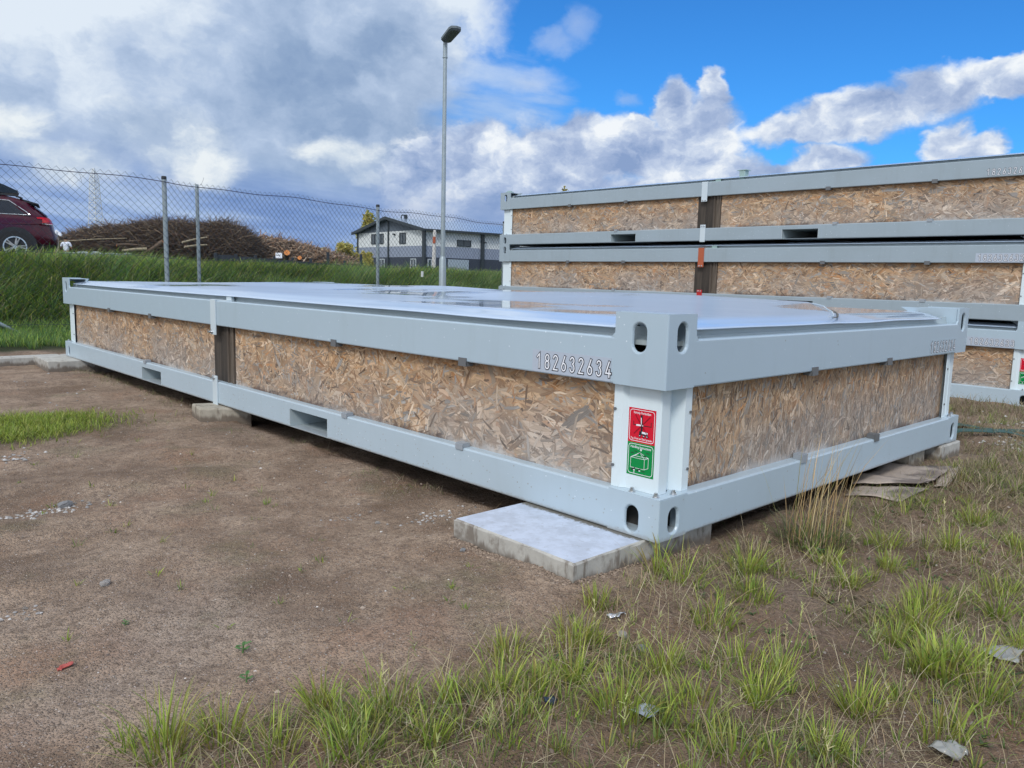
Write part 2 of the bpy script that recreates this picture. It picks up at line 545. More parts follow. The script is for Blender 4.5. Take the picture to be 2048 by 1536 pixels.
M['strand'] = mat('osb_strand', rough=0.72, spec=0.3, fn=strand_fn)
M['osb_base'] = mat('osb_core', (0.21, 0.14, 0.09), 0.85)


def wood_fn(dark, light, sc=(25, 25, 2.0)):
    def fn(t, b):
        co = obj_co(t)
        g = t.noise(t.vmath('MULTIPLY', co, sc), 1.0, 6, 0.65, 0.6)
        g2 = t.noise(co, 6.0, 4, 0.6)
        c = t.mix(t.ss(g, 0.3, 0.7), dark, light)
        c = t.mix(t.ss(g2, 0.5, 0.8, 0, 0.5), c, tuple(x * 1.9 for x in light))
        t.put(b.inputs['Base Color'], c)
        bump(t, b, g, 0.5, 0.003)
    return fn


M['wood_dark'] = mat('weathered_post', rough=0.8, fn=wood_fn((0.018, 0.014, 0.011), (0.070, 0.055, 0.042)))
M['wood_pale'] = mat('weathered_post_pale', rough=0.75, fn=wood_fn((0.045, 0.032, 0.024), (0.15, 0.12, 0.09)))


def concrete_fn(base, stain):
    def fn(t, b):
        co = obj_co(t)
        x, y, z = t.xyz(co)
        n1 = t.noise(co, 9, 6, 0.65); n2 = t.noise(co, 80, 4, 0.6)
        st = t.noise(t.vmath('MULTIPLY', co, (26, 26, 5)), 1.0, 5, 0.6)
        c = t.mix(t.ss(n1, 0.3, 0.75, 0.0, 0.5), base, tuple(k * 0.6 for k in base))
        c = t.mix(t.ss(n2, 0.5, 0.8, 0, 0.3), c, tuple(k * 0.45 for k in base))
        side = t.ss(t.add(z, t.mul(t.sub(st, 0.5), 0.10)), -0.035, -0.062)
        c = t.mix(t.mul(t.ss(st, .52, .62), t.ss(n1, .40, .60), .75), c, stain)
        c = t.mix(t.mul(side, 0.85), c, stain)
        t.put(b.inputs['Base Color'], c)
        bump(t, b, t.add(n2, t.mul(n1, 2)), 0.35, 0.003)
    return fn


M['concrete'] = mat('concrete', rough=0.75, fn=concrete_fn((0.46, 0.445, 0.40), (0.13, 0.10, 0.075)))
M['concrete_old'] = mat('old_concrete', rough=0.85, fn=concrete_fn((0.38, 0.34, 0.27), (0.12, 0.09, 0.065)))


def slabtop_fn(t, b):
    co = t.new('ShaderNodeNewGeometry').outputs['Position']
    x, y, z = t.xyz(co)
    n1 = t.noise(co, 14, 6, 0.65); n2 = t.noise(co, 90, 5, 0.6)
    wetband = t.ss(t.add(x, t.mul(t.sub(n2, 0.5), 0.045), t.mul(t.sub(n1, 0.5), 0.02)), -0.028, -0.012)  # slab top turns darker in a ragged band beside the rail
    c = t.mix(t.ss(n1, 0.38, 0.62, 0, 0.7), (0.54, 0.60, 0.71), (0.40, 0.44, 0.51))
    c = t.mix(t.ss(t.noise(co, 45, 5, .7), .55, .7, 0, .5), c, (.30, .31, .33))
    sp = t.m('GREATER_THAN', t.noise(co, 130, 2, 0.5), 0.76)
    c = t.mix(t.mul(sp, 0.6), c, (0.2, 0.18, 0.15))
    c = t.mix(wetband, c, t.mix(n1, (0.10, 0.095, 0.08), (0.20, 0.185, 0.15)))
    t.put(b.inputs['Base Color'], c)
    t.put(b.inputs['Roughness'], t.add(0.32, t.mul(n1, 0.3)))
    bump(t, b, n1, 0.15, 0.003)


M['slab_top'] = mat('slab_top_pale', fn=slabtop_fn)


# ------------------------------------------------------------------ terrain
FX = np.array([-400, -40, -6, 0, 2.5, 5, 8, 14, 40, 120, 600.])
FY = np.array([-60, 5.5, 7.8, 8.15, 8.35, 9.05, 9.75, 11.4, 19, 45, 200.])


def vnoise(x, y, s, seed=0):
    """cheap smooth value noise"""
    x = np.asarray(x, float) / s + 1000.5; y = np.asarray(y, float) / s + 1000.5
    xi = np.floor(x).astype(np.int64); yi = np.floor(y).astype(np.int64)
    fx_ = x - xi; fy_ = y - yi
    fx_ = fx_ * fx_ * (3 - 2 * fx_); fy_ = fy_ * fy_ * (3 - 2 * fy_)
    def h(a, b):
        k = (a * 374761393 + b * 668265263 + seed * 982451653) & 0x7fffffff
        k = ((k ^ (k >> 13)) * 1274126177) & 0x7fffffff
        return ((k ^ (k >> 16)) & 0xffff) / 65535.0
    return ((h(xi, yi) * (1 - fx_) + h(xi + 1, yi) * fx_) * (1 - fy_) + (h(xi, yi + 1) * (1 - fx_) + h(xi + 1, yi + 1) * fx_) * fy_)


def sm(x, a, b):
    t = np.clip((x - a) / (b - a), 0, 1); return t * t * (3 - 2 * t)


def behind(x, y):
    return (y - np.interp(x, FX, FY)) * 0.95


def ground_z(x, y):
    x = np.asarray(x, float); y = np.asarray(y, float)
    d = behind(x, y)
    z = np.full(np.broadcast(x, y).shape, -0.078)
    z = z - 0.055 * sm(x, 3.0, 4.8) * (1 - sm(y, 6, 8))
    z = z + 0.065 * sm(y, 6.27, 6.45) + 0.05 * sm(d, -1.8, 0)
    near = (1 - sm(np.hypot(x, y), 8, 14))
    z = z + near * ((vnoise(x, y, 0.9, 1) - 0.5) * 0.028 + (vnoise(x, y, 0.22, 2) - 0.5) * 0.017)
    z = z + near * .010 * np.sin((x * .45 + y * .9) * 13 + vnoise(x, y, .5, 8) * 5) * sm(vnoise(x, y, .8, 9), .45, .7)
    z = z + near * ((vnoise(x, y, 0.07, 3) - 0.5) * 0.011 + (vnoise(x, y, 0.028, 4) - 0.5) * 0.0035) * (1 - sm(d, -1.5, -1.0))
    # soil banked up round the near slab
    z = z + 0.014 * np.exp(-(((x + 0.12) / 0.32) ** 2 + ((y - 0.3) / 0.40) ** 2) ** 2)
    z = np.where((x > 0.05) & (x < 2.3) & (y > 0.12) & (y < 5.9), z - 0.03, z)
    z = z + 0.73 * sm(d, 0.1, 3.9) + (vnoise(x, y, 1.4, 5) - 0.5) * 0.10 * sm(d, 0.3, 1.0)
    return z


def axis_pts(c, fine, n_f, grow, lim):
    r = [0.0]; st = fine
    while r[-1] < lim:
        if len(r) > n_f: st *= grow
        r.append(r[-1] + st)
    r = np.array(r)
    return np.unique(np.concatenate([c - r[::-1], c + r]))


gx = axis_pts(-0.3, 0.022, 90, 1.02, 3000); gy = axis_pts(0.6, 0.022, 110, 1.02, 3000)
GX, GY = np.meshgrid(gx, gy)
GZ = ground_z(GX, GY)
nx, ny = len(gx), len(gy)
V = np.stack([GX.ravel(), GY.ravel(), GZ.ravel()], 1)
ii = (np.arange(ny - 1)[:, None] * nx + np.arange(nx - 1)[None, :]).ravel()
Fq = np.stack([ii, ii + 1, ii + nx + 1, ii + nx], 1)
PATCH = lambda x, y: np.exp(-((((x + 1.0) / 0.52) ** 2 + ((y - 3.25) / 0.42) ** 2) ** 1.5))
gmask = np.clip(sm(behind(V[:, 0], V[:, 1]), -1.6, -1.35) + PATCH(V[:, 0], V[:, 1]) * 0.9, 0, 1)
damp = sm(-(V[:, 1] - np.interp(V[:, 0], [-2.2, -1.45, -1.0, -.45, .05, .3, 4], [.06, .08, .04, .02, .02, .1, .1])), -.10, .22) * (V[:, 0] < 2.2)
damp = np.maximum(damp, sm(V[:, 0], .3, 1.2) * (V[:, 1] < 1) * .6)
gcol = np.stack([gmask, damp, gmask * 0], 1)


def ground_fn(t, b):
    geo = t.new('ShaderNodeNewGeometry'); co = geo.outputs['Position']
    ga = t.xyz(t.new('ShaderNodeAttribute', attribute_name='col').outputs['Color']); g = ga[0]
    n0 = t.noise(co, 0.7, 5, 0.6); n1 = t.noise(co, 4.5, 5, 0.6); n2 = t.noise(co, 38, 5, 0.7); n3 = t.noise(co, 260, 3, 0.65)
    rd = t.noise(t.vmath('ADD', co, (7, 3, 1)), 2.1, 4, 0.6)
    c = t.mix(t.ss(n1, 0.32, 0.68), (0.285, 0.195, 0.132), (0.48, 0.355, 0.256))
    c = t.mix(t.ss(rd, 0.52, 0.68, 0, 0.75), c, (0.37, 0.225, 0.145))
    c = t.mix(t.ss(n0, 0.52, 0.72, 0, 0.55), c, (0.38, 0.32, 0.27))
    c = t.mix(t.ss(t.noise(t.vmath('ADD', co, (2, 9, 4)), 3.1, 5, 0.65), 0.54, 0.68, 0, 0.5), c, (0.18, 0.165, 0.09))
    c = t.mix(t.ss(t.noise(t.vmath('ADD', co, (5, 1, 8)), 1.5, 6, 0.66), 0.50, 0.66, 0, 0.8), c, t.mix(1.0, c, (0.60, 0.56, 0.52), 'MULTIPLY'))
    c = t.mix(t.ss(n2, 0.45, 0.68, 0, 0.75), c, (0.165, 0.115, 0.082))
    c = t.mix(t.mul(ga[1], t.ss(n1, .2, .6, .35, .85)), c, t.mix(1.0, c, (0.60, 0.56, 0.52), 'MULTIPLY'))
    vo = t.new('ShaderNodeTexVoronoi'); t.put(vo.inputs['Scale'], 190.0); t.put(vo.inputs['Vector'], co)
    cell = t.xyz(vo.outputs['Color'])
    grit = t.ss(vo.outputs['Distance'], 0.55, 0.25)
    gc = t.ramp(cell[0], [(0.0, (0.10, 0.075, 0.055)), (0.5, (0.29, 0.22, 0.165)), (0.82, (0.46, 0.36, 0.285)), (0.97, (0.50, 0.45, 0.40)), (1.0, (0.65, 0.62, 0.58))])
    c = t.mix(t.mul(grit, t.sub(0.62, t.mul(ga[1], 0.38))), c, gc)
    gr = t.mix(n2, (0.018, 0.028, 0.008), (0.05, 0.06, 0.02))
    c = t.mix(g, c, gr)
    t.put(b.inputs['Base Color'], c)
    t.put(b.inputs['Roughness'], 0.9)
    bump(t, b, t.add(t.mul(grit, 0.7), t.mul(n3, 0.6), t.mul(n2, 3.0)), 0.9, 0.008)


M['ground'] = mat('soil', spec=0.25, fn=ground_fn)
gnd = np_mesh('ground', V, Fq, M['ground'], cols=gcol, smooth=True)
tag(gnd, kind='structure')

# ------------------------------------------------------------------ flat pack containers
W_, L_, H_ = 2.438, 6.058, 0.648
ZB, ZT0, ZT1 = 0.125, 0.437, 0.5745     # bottom rail top, top rail bottom, top rail top


def strands(w, h, n, rng, z0, aspect_h=0.6, vert=False, bright=1.0):
    """returns arrays (u,v,depth) of flake polygons lying on a w x h board; z0 is the height of the board's foot"""
    big = rng.random(n) < 0.45
    Ls = np.where(big, rng.uniform(0.07, 0.20, n), rng.uniform(0.03, 0.10, n))
    Ws = np.where(big, rng.uniform(0.009, 0.034, n), rng.uniform(0.002, 0.011, n))
    Ws *= np.where(rng.random(n) < 0.12, 1.6, 1)
    cu = rng.uniform(-0.02, w + 0.02, n); cv = rng.uniform(-0.01, h + 0.01, n)
    a = rng.normal(0, 0.55, n) + np.where(rng.random(n) < 0.25, rng.uniform(0.6, 2.5, n), 0)
    if vert:
        a = rng.normal(math.pi / 2 - .15, 0.36, n) + np.where(rng.random(n) < 0.35, rng.uniform(-1.3, 1.3, n), 0); Ls = Ls * .72; Ws = Ws * .72
    e = lambda k: rng.uniform(0.0, k, n)
    e1, e2, e3, e4 = e(0.35), e(0.35), e(0.35), e(0.35)
    bend = rng.normal(0, 0.035, n) * Ls
    loc = np.zeros((n, 8, 2))
    loc[:, 0] = np.stack([-Ls / 2, rng.uniform(-.5, .5, n) * Ws * .7], 1)
    loc[:, 1] = np.stack([-Ls * (0.5 - e1), Ws / 2], 1)
    loc[:, 2] = np.stack([rng.uniform(-.1, .1, n) * Ls, Ws * rng.uniform(0.4, 0.62, n) + bend], 1)
    loc[:, 3] = np.stack([Ls * (0.5 - e2), Ws * rng.uniform(0.25, 0.5, n)], 1)
    loc[:, 4] = np.stack([Ls / 2, rng.uniform(-.5, .5, n) * Ws * .7], 1)
    loc[:, 5] = np.stack([Ls * (0.5 - e3), -Ws / 2], 1)
    loc[:, 6] = np.stack([rng.uniform(-.1, .1, n) * Ls, -Ws * rng.uniform(0.4, 0.62, n) + bend], 1)
    loc[:, 7] = np.stack([-Ls * (0.5 - e4), -Ws * rng.uniform(0.25, 0.5, n)], 1)
    ca, sa = np.cos(a)[:, None], np.sin(a)[:, None]
    uu = cu[:, None] + loc[..., 0] * ca - loc[..., 1] * sa
    vv = cv[:, None] + loc[..., 0] * sa + loc[..., 1] * ca
    ok = (uu.max(1) > 0.004) & (uu.min(1) < w - 0.004) & (vv.max(1) > 0.004) & (vv.min(1) < h - 0.004)
    uu = np.clip(uu, 0, w)[ok]; vv = np.clip(vv, 0, h)[ok]; loc = loc[ok]; big = big[ok]; m = len(uu)
    dep = np.where(big, rng.uniform(0.0002, 0.0016, m), rng.uniform(0.0008, 0.0024, m))[:, None] + rng.normal(0, 0.00012, (m, 8))
    pal = np.array([[.47, .29, .155], [.56, .38, .22], [.38, .235, .135], [.63, .46, .30], [.42, .33, .24], [.31, .28, .245],
                    [.50, .25, .10], [.70, .55, .39], [.20, .135, .09], [.43, .29, .175], [.37, .355, .33], [.55, .37, .23]])
    pr = np.array([.16, .15, .13, .10, .08, .08, .045, .05, .05, .10, .04, .065]); pr /= pr.sum()
    c = pal[rng.choice(len(pal), m, p=pr)] * rng.uniform(0.70, 1.32, (m, 1)) * bright
    uvs = loc + rng.uniform(0, 40, (m, 1, 2))
    return uu, vv, dep, np.repeat(c[:, None], 8, 1), uvs


def osb(parent, plane, along0, along1, z0, z1, face, n, rng, vert=False, sign=1):
    """board in plane 'x' (runs along y) or 'y' (runs along x); its face sits at coordinate 'face', looking to -sign"""
    b = MB()
    if plane == 'x': b.box(min(face, face + sign * .018), max(face, face + sign * .018), along0, along1, z0, z1)
    else: b.box(along0, along1, min(face, face + sign * .018), max(face, face + sign * .018), z0, z1)
    bo = b.build('osb_board', M['osb_base'], parent)
    uu, vv, dep, c, uvs = strands(along1 - along0, z1 - z0, n, rng, z0, vert=vert)
    a = along0 + uu; d = face - sign * dep; z = z0 + vv
    P3 = np.stack([d, a, z], -1) if plane == 'x' else np.stack([a, d, z], -1)
    m = len(uu); b_ = np.arange(m)[:, None] * 8
    Q = np.concatenate([b_ + np.array([1, 2, 6, 7])[None], b_ + np.array([2, 3, 5, 6])[None]])
    T3 = np.concatenate([b_ + np.array([0, 1, 7])[None], b_ + np.array([3, 4, 5])[None]])
    o = np_mesh('strand', P3.reshape(-1, 3), [Q, T3], M['strand'], cols=c.reshape(-1, 3), uvs=uvs.reshape(-1, 2), parent=bo)
    tag(o, kind='stuff')
    return bo


def slot_ring(b, u0, u1, v0, v1, cu, cv, hw, hh, place, th=0.009, lip=0.006):
    """plate with a rounded upright slot; place(u, v, depth) -> 3D"""
    n = 8; inner = []
    for k in range(2 * n + 2):
        if k <= n: a = math.pi * k / n; inner.append((hw * math.cos(a), (hh - hw) + hw * math.sin(a)))
        else: a = math.pi + math.pi * (k - n - 1) / n; inner.append((hw * math.cos(a), -(hh - hw) + hw * math.sin(a)))
    N = len(inner)
    def outer(p):
        a = math.atan2(p[1], p[0]); dx, dy = math.cos(a), math.sin(a)
        t = min(((u1 - cu) if dx > 0 else (u0 - cu)) / dx if abs(dx) > 1e-6 else 9, ((v1 - cv) if dy > 0 else (v0 - cv)) / dy if abs(dy) > 1e-6 else 9)
        return [cu + dx * t, cv + dy * t]
    out = [outer(p) for p in inner]
    used = set()
    for (x, y) in ((u0, v0), (u1, v0), (u1, v1), (u0, v1)):
        k = min((i for i in range(N) if i not in used), key=lambda i: (out[i][0] - x) ** 2 + (out[i][1] - y) ** 2)
        out[k] = [x, y]; used.add(k)
    def sc(p, g):
        L = math.hypot(*p); return (cu + p[0] * (1 + g / L), cv + p[1] * (1 + g / L))
    rings = [[place(*p, 0) for p in out], [place(*sc(p, lip), 0) for p in inner], [place(*sc(p, lip * .45), lip * .3) for p in inner],
             [place(*sc(p, 0), lip) for p in inner], [place(*sc(p, 0), th) for p in inner], [place(*p, th) for p in out]]
    vs = [q for r in rings for q in r]; fs = []
    for r in range(len(rings)):
        r2 = (r + 1) % len(rings)
        for k in range(N):
            fs.append((r * N + k, r * N + (k + 1) % N, r2 * N + (k + 1) % N, r2 * N + k))
    b.add(vs, fs)


def arc(cx, cy, rx_, ry_, a0, a1, n=10):
    return [(cx + rx_ * math.cos(math.radians(a0 + (a1 - a0) * i / n)), cy + ry_ * math.sin(math.radians(a0 + (a1 - a0) * i / n))) for i in range(n + 1)]


GLYPH = {
    '1': [[(0.03, .76), (.23, .985), (.23, 0.0)]],
    '8': [arc(.22, .755, .165, .225, 90, 450, 20), arc(.22, .265, .19, .265, 90, 450, 20)],
    '2': [arc(.22, .77, .18, .215, 170, -25, 12) + [(.05, .0), (.42, .0)]],
    '6': [arc(.22, .26, .18, .255, 140, 500, 22), [(.31, .99), (.075, .37)]],
    '3': [arc(.21, .77, .165, .215, 165, -75, 12) + arc(.21, .265, .19, .265, 75, -165, 14)],
    '4': [[(.29, .99), (.03, .24), (.44, .24)], [(.31, .50), (.31, 0)]],
}


def ribbon(b, pts, w, place, d):
    n = len(pts); closed = math.hypot(pts[0][0] - pts[-1][0], pts[0][1] - pts[-1][1]) < 1e-6
    L = []; R_ = []
    for i, p in enumerate(pts):
        a = pts[max(i - 1, 0)]; c = pts[min(i + 1, n - 1)]
        if closed and i in (0, n - 1): a = pts[-2]; c = pts[1]
        if i in (0, n - 1) and not closed:
            t = (c[0] - a[0], c[1] - a[1]); k = math.hypot(*t) or 1; nn = (-t[1] / k, t[0] / k); s = 1
            sg = -1 if i == 0 else 1
            ex = (t[0] / k * sg * w * .45, t[1] / k * sg * w * .45)
        else:
            t1 = (p[0] - a[0], p[1] - a[1]); k1 = math.hypot(*t1) or 1
            t2 = (c[0] - p[0], c[1] - p[1]); k2 = math.hypot(*t2) or 1
            nx_ = -(t1[1] / k1 + t2[1] / k2); ny_ = (t1[0] / k1 + t2[0] / k2); k = math.hypot(nx_, ny_) or 1
            nn = (nx_ / k, ny_ / k); dt = max(0.45, nn[0] * -t1[1] / k1 + nn[1] * t1[0] / k1); s = 1 / dt; ex = (0, 0)
        L.append((p[0] + nn[0] * w / 2 * s + ex[0], p[1] + nn[1] * w / 2 * s + ex[1]))
        R_.append((p[0] - nn[0] * w / 2 * s + ex[0], p[1] - nn[1] * w / 2 * s + ex[1]))
    vs = [place(*q, d) for q in L] + [place(*q, d) for q in R_]
    b.add(vs, [(i, i + 1, n + i + 1, n + i) for i in range(n - 1)])


def number(parent, text, place, size, pitch):
    """outlined figures: black ribbons with a thinner white ribbon on top; one object per figure"""
    for k, ch in enumerate(text):
        b = MB()
        pl = lambda u_, v_, d, k=k: place(k * pitch + u_ * size, v_ * size, d)
        for q, st in enumerate(GLYPH[ch]): ribbon(b, st, 0.215, pl, 0.0005 + q * .00015)
        b.cur = 1
        for q, st in enumerate(GLYPH[ch]): ribbon(b, st, 0.095, pl, 0.0010 + q * .00015)
        b.build('digit', [M['black'], M['white']], parent)


def text_part(parent, name, body, m, place, u0, v0, width, height, d):
    cu = bpy.data.curves.new('t', 'FONT'); cu.body = body; cu.size = 1.0; cu.resolution_u = 2; cu.offset = 0.012
    o = bpy.data.objects.new('t', cu); COL.objects.link(o)
    bpy.context.view_layer.update()
    me = bpy.data.meshes.new_from_object(o.evaluated_get(bpy.context.evaluated_depsgraph_get()))
    bpy.data.objects.remove(o); bpy.data.curves.remove(cu)
    vs = [v_.co.copy() for v_ in me.vertices]
    x0 = min(p.x for p in vs); x1 = max(p.x for p in vs)
    b = MB()
    b.add([place(u0 + (p.x - x0) / (x1 - x0) * width, v0 + p.y * height, d) for p in vs], [tuple(p.vertices) for p in me.polygons])
    bpy.data.meshes.remove(me)
    return b.build(name, m, parent)


def bolt(parent, loc, axis='z', r=0.009, name='bolt'):
    b = MB()
    hexa = [(math.cos(i * math.pi / 3) * r, math.sin(i * math.pi / 3) * r) for i in range(6)]
    cir = [(math.cos(i * math.pi / 8) * r * 1.45, math.sin(i * math.pi / 8) * r * 1.45) for i in range(16)]
    if axis == 'z':
        f = lambda q: [(loc[0] + p[0], loc[1] + p[1]) for p in q]
        b.ext(f(cir), 2, loc[2], loc[2] + r * .25); b.ext(f(hexa), 2, loc[2] + r * .25, loc[2] + r * 1.1)
        b.ext([(loc[0] + p[0] * .5, loc[1] + p[1] * .5) for p in cir], 2, loc[2] + r * 1.1, loc[2] + r * 1.7)
    elif axis == 'x':
        f = lambda q, k=1: [(loc[1] + p[0] * k, loc[2] + p[1] * k) for p in q]
        b.ext(f(cir), 0, loc[0], loc[0] - r * .25); b.ext(f(hexa), 0, loc[0] - r * .25, loc[0] - r * 1.1); b.ext(f(cir, .45), 0, loc[0] - r * 1.1, loc[0] - r * 2.4)
    else:
        f = lambda q, k=1: [(loc[0] + p[0] * k, loc[2] + p[1] * k) for p in q]
        b.ext(f(cir), 1, loc[1], loc[1] - r * .25); b.ext(f(hexa), 1, loc[1] - r * .25, loc[1] - r * 1.1)
    return b.build(name, M['steel'], parent)


def corner(root, mx, with_sticker, rail_mats):
    """top block, bottom block and post of the corner at (0,0) (mx False) or mirrored to (W,0)"""
    tf = (lambda p: (W_ - p[0], p[1], p[2])) if mx else None
    mk = lambda: MB(tf=tf)
    rt, rb = rail_mats
    # top block
    b = mk(); e = 0.004
    slot_ring(b, e, 0.186, ZT0, H_, 0.0985, 0.577, 0.0235, 0.041, lambda y, z, d: (d, y, z))
    slot_ring(b, e, 0.137, ZT0, H_, 0.0715, 0.582, 0.0235, 0.041, lambda x, z, d: (x, d, z))
    prof = [(e, 0)] + [(e - e * math.sin(a), e - e * math.cos(a)) for a in (math.pi / 6, math.pi / 3)] + [(0, e)] + [(0.009, e), (0.009, 0.009), (e, 0.009)]
    b.ext(prof, 2, ZT0, H_)
    b.box(0.0095, 0.130, 0.0095, 0.186, H_ - 0.010, H_ - 0.003)
    b.box(0.0095, 0.130, 0.0095, 0.182, ZT0 + .001, ZT0 + 0.008)
    b.ext([(0.186, ZT1 - .002), (0.200, ZT1 - .002), (0.186, ZT1 + 0.014)], 0, 0.0005, 0.0085)
    b.ext([(0.137, ZT1 - .002), (0.150, ZT1 - .002), (0.137, ZT1 + 0.014)], 1, 0.0005, 0.0085)
    # slanted inner gusset seen from behind
    b.ext([(0.012, ZT1 - 0.06), (0.12, ZT1 - 0.06), (0.14, ZT1), (0.27, H_ - 0.004), (0.012, H_ - 0.004)], 0, 0.125, 0.131)
    b.build('top_corner_block', rt, root)
    # bottom block
    b = mk()
    slot_ring(b, e, 0.186, 0.0, ZB - .003, 0.0985, 0.049, 0.0235, 0.039, lambda y, z, d: (d, y, z))
    slot_ring(b, e, 0.137, 0.0, ZB - .003, 0.0715, 0.053, 0.0235, 0.037, lambda x, z, d: (x, d, z))
    b.ext([(e, 0), (e * .5, e * .13), (e * .13, e * .5), (0, e), (0.009, e), (0.009, 0.009), (e, 0.009)], 2, 0, ZB - .003)
    b.box(0.001, 0.136, 0.001, 0.186, ZB - 0.0029, ZB)
    b.box(0.0095, 0.13, 0.0095, 0.18, 0.002, 0.012)
    b.build('bottom_corner_block', rb, root)
    # cold formed post
    pl = [(.024, .198), (.024, .166), (.036, .152), (.036, .040), (.040, .036), (.078, .036), (.096, .058), (.116, .058), (.134, .022), (.166, .022)]
    t = .0025
    out = pl + [(x + t * 1.2, y + t) for x, y in pl[::-1]]
    b = mk(); b.ext(out, 2, ZB + .0005, ZT0 - .0005)
    po = b.build('corner_post', M['post'], root)
    for z in (.19, .36):
        b = mk(); b.ext([(.192 + .0045 * math.cos(a * math.pi / 4), z + .0045 * math.sin(a * math.pi / 4)) for a in range(8)], 0, .0235, .018); b.build('screw', M['clip'], po)
        b = mk(); b.ext([(.158 + .0045 * math.cos(a * math.pi / 4), z + .0045 * math.sin(a * math.pi / 4)) for a in range(8)], 1, .0215, .018); b.build('screw', M['clip'], po)
    for p in ((.017, .112, ZB), (.019, .028, ZB), (.088, .017, ZB)):
        q = tf(p) if tf else p
        bolt(root, q, 'z', 0.0075)
    if with_sticker:
        sticker(root)


def sticker(root):
    y0, z0, w, h = .150, .170, .098, .200
    pl = lambda u_, v_, d: (.036 - .0009 - d, y0 - u_, z0 + v_)
    b = MB(); b.box(.0354, .0358, y0 - w, y0, z0, z0 + h)
    st = b.build('handling_sticker', M['white'], root)
    mid = h * .49
    for nm, m_, v0, v1 in (('prohibition_panel', M['sred'], mid, h), ('instruction_panel', M['sgreen'], 0, mid)):
        b = MB(); b.add([pl(0, v0, 0), pl(w, v0, 0), pl(w, v1, 0), pl(0, v1, 0)], [(0, 1, 2, 3)])
        b.cur = 1
        i = .005; r = .008
        fr = [(w - i - r + r * math.cos(a), v1 - i - r + r * math.sin(a)) for a in (0, .8, 1.57)] + [(i + r - r * math.sin(a), v1 - i - r + r * math.cos(a)) for a in (0, .8, 1.57)] + \
             [(i + r - r * math.cos(a), v0 + i + r - r * math.sin(a)) for a in (0, .8, 1.57)] + [(w - i - r + r * math.sin(a), v0 + i + r - r * math.cos(a)) for a in (0, .8, 1.57)]
        fr.append((w - i, (v0 + v1) / 2)); fr = [fr[-1]] + fr
        ribbon(b, fr, .0016, pl, .0003)
        b.build(nm, [m_, M['white']], st)
    text_part(st, 'lettering', 'Strictly Forbidden', M['white'], pl, .018, h - .0165, .062, .0095, .0003)
    text_part(st, 'lettering', 'Top, Front and Side Spreader', M['white'], pl, .010, mid + .0095, .078, .0085, .0003)
    text_part(st, 'lettering', 'Handling Instructions', M['white'], pl, .012, mid - .0165, .074, .0105, .0003)
    # crossed out lifting truck
    b = MB(); cx, cy = .049, mid + .050
    ribbon(b, [(cx, cy - .012), (cx - .002, cy + .030)], .007, pl, .0003)
    ribbon(b, [(cx - .030, cy + .012), (cx - .030, cy + .002), (cx + .033, cy + .003), (cx + .033, cy + .015)], .0022, pl, .00032)
    ribbon(b, [(cx - .004, cy - .020), (cx + .018, cy - .020)], .010, pl, .0003)
    for k in (-.006, .008, .020):
        ribbon(b, arc(cx + k, cy - .028, .003, .003, 0, 360, 8), .003, pl, .00034)
    b.cur = 1
    ribbon(b, [(cx - .018, cy + .002), (cx + .002, cy + .003)], .005, pl, .0005)
    ribbon(b, [(cx + .004, cy - .018), (cx + .019, cy - .019)], .006, pl, .0005)
    ribbon(b, [(cx - .002, cy + .004), (cx - .003, cy + .024)], .0028, pl, .0005)
    for k in (-.006, .008, .020): ribbon(b, [(cx + k - .001, cy - .028), (cx + k + .001, cy - .028)], .002, pl, .00055)
    b.build('truck_symbol', [M['black'], M['white']], st)
    b = MB()
    ribbon(b, [(cx - .024, cy + .031), (cx + .027, cy - .030)], .0018, pl, .0008)
    ribbon(b, [(cx - .027, cy - .024), (cx + .028, cy + .030)], .0018, pl, .0008)
    b.build('crossing_lines', M['darkred'], st)
    # container hanging from a hook
    b = MB(); pale = .0011
    X0, X1, X2, Y0, Y1 = .014, .064, .078, .022, .052
    ribbon(b, [(X0, Y0), (X1, Y0), (X1, Y1), (X0, Y1), (X0, Y0)], pale, pl, .0003)
    ribbon(b, [(X1, Y0), (X2, Y0 + .006), (X2, Y1 + .006), (X1, Y1)], pale, pl, .00031)
    ribbon(b, [(X0, Y1), (X0 + .014, Y1 + .006), (X2, Y1 + .006)], pale, pl, .00032)
    ribbon(b, [(X0, Y1), (.046, .070), (X2, Y1 + .006)], pale, pl, .00033)
    ribbon(b, [(X0 + .014, Y1 + .006), (.046, .070), (X1, Y1)], pale, pl, .00034)
    ribbon(b, arc(.050, .078, .0022, .0022, 0, 360, 8), .002, pl, .00035)
    ribbon(b, [(.028, .006), (.028, .014)], .0018, pl, .0003)
    for k in (.026, .046): ribbon(b, [(k, .0155), (k + .003, .0155)], .003, pl, .0004)
    b.cur = 1
    for k in (.018, .038): ribbon(b, [(k, .015), (k + .012, .021)], .004, pl, .00045)
    for (a_, c_) in ((.014, .066), (.026, .072), (.070, .072), (.062, .063), (.056, .016)):
        ribbon(b, [(a_, c_), (a_ + .010, c_ - .0008)], .0022, pl, .00045)
    ribbon(b, [(.044, .0675), (.048, .0675)], .003, pl, .0005)
    b.build('lifting_diagram', [M['white'], M['black']], st)


def bend_prof(x0, x1, z0, z1, r, lo=True):
    """rounded outer-edge profile in (x,z)"""
    p = [(x1, z0), (x0 + r, z0), (x0 + r * .3, z0 + r * .3), (x0, z0 + r)] if lo else [(x1, z0), (x0, z0)]
    return p + [(x0, z1 - r), (x0 + r * .3, z1 - r * .3), (x0 + r, z1), (x1, z1)]


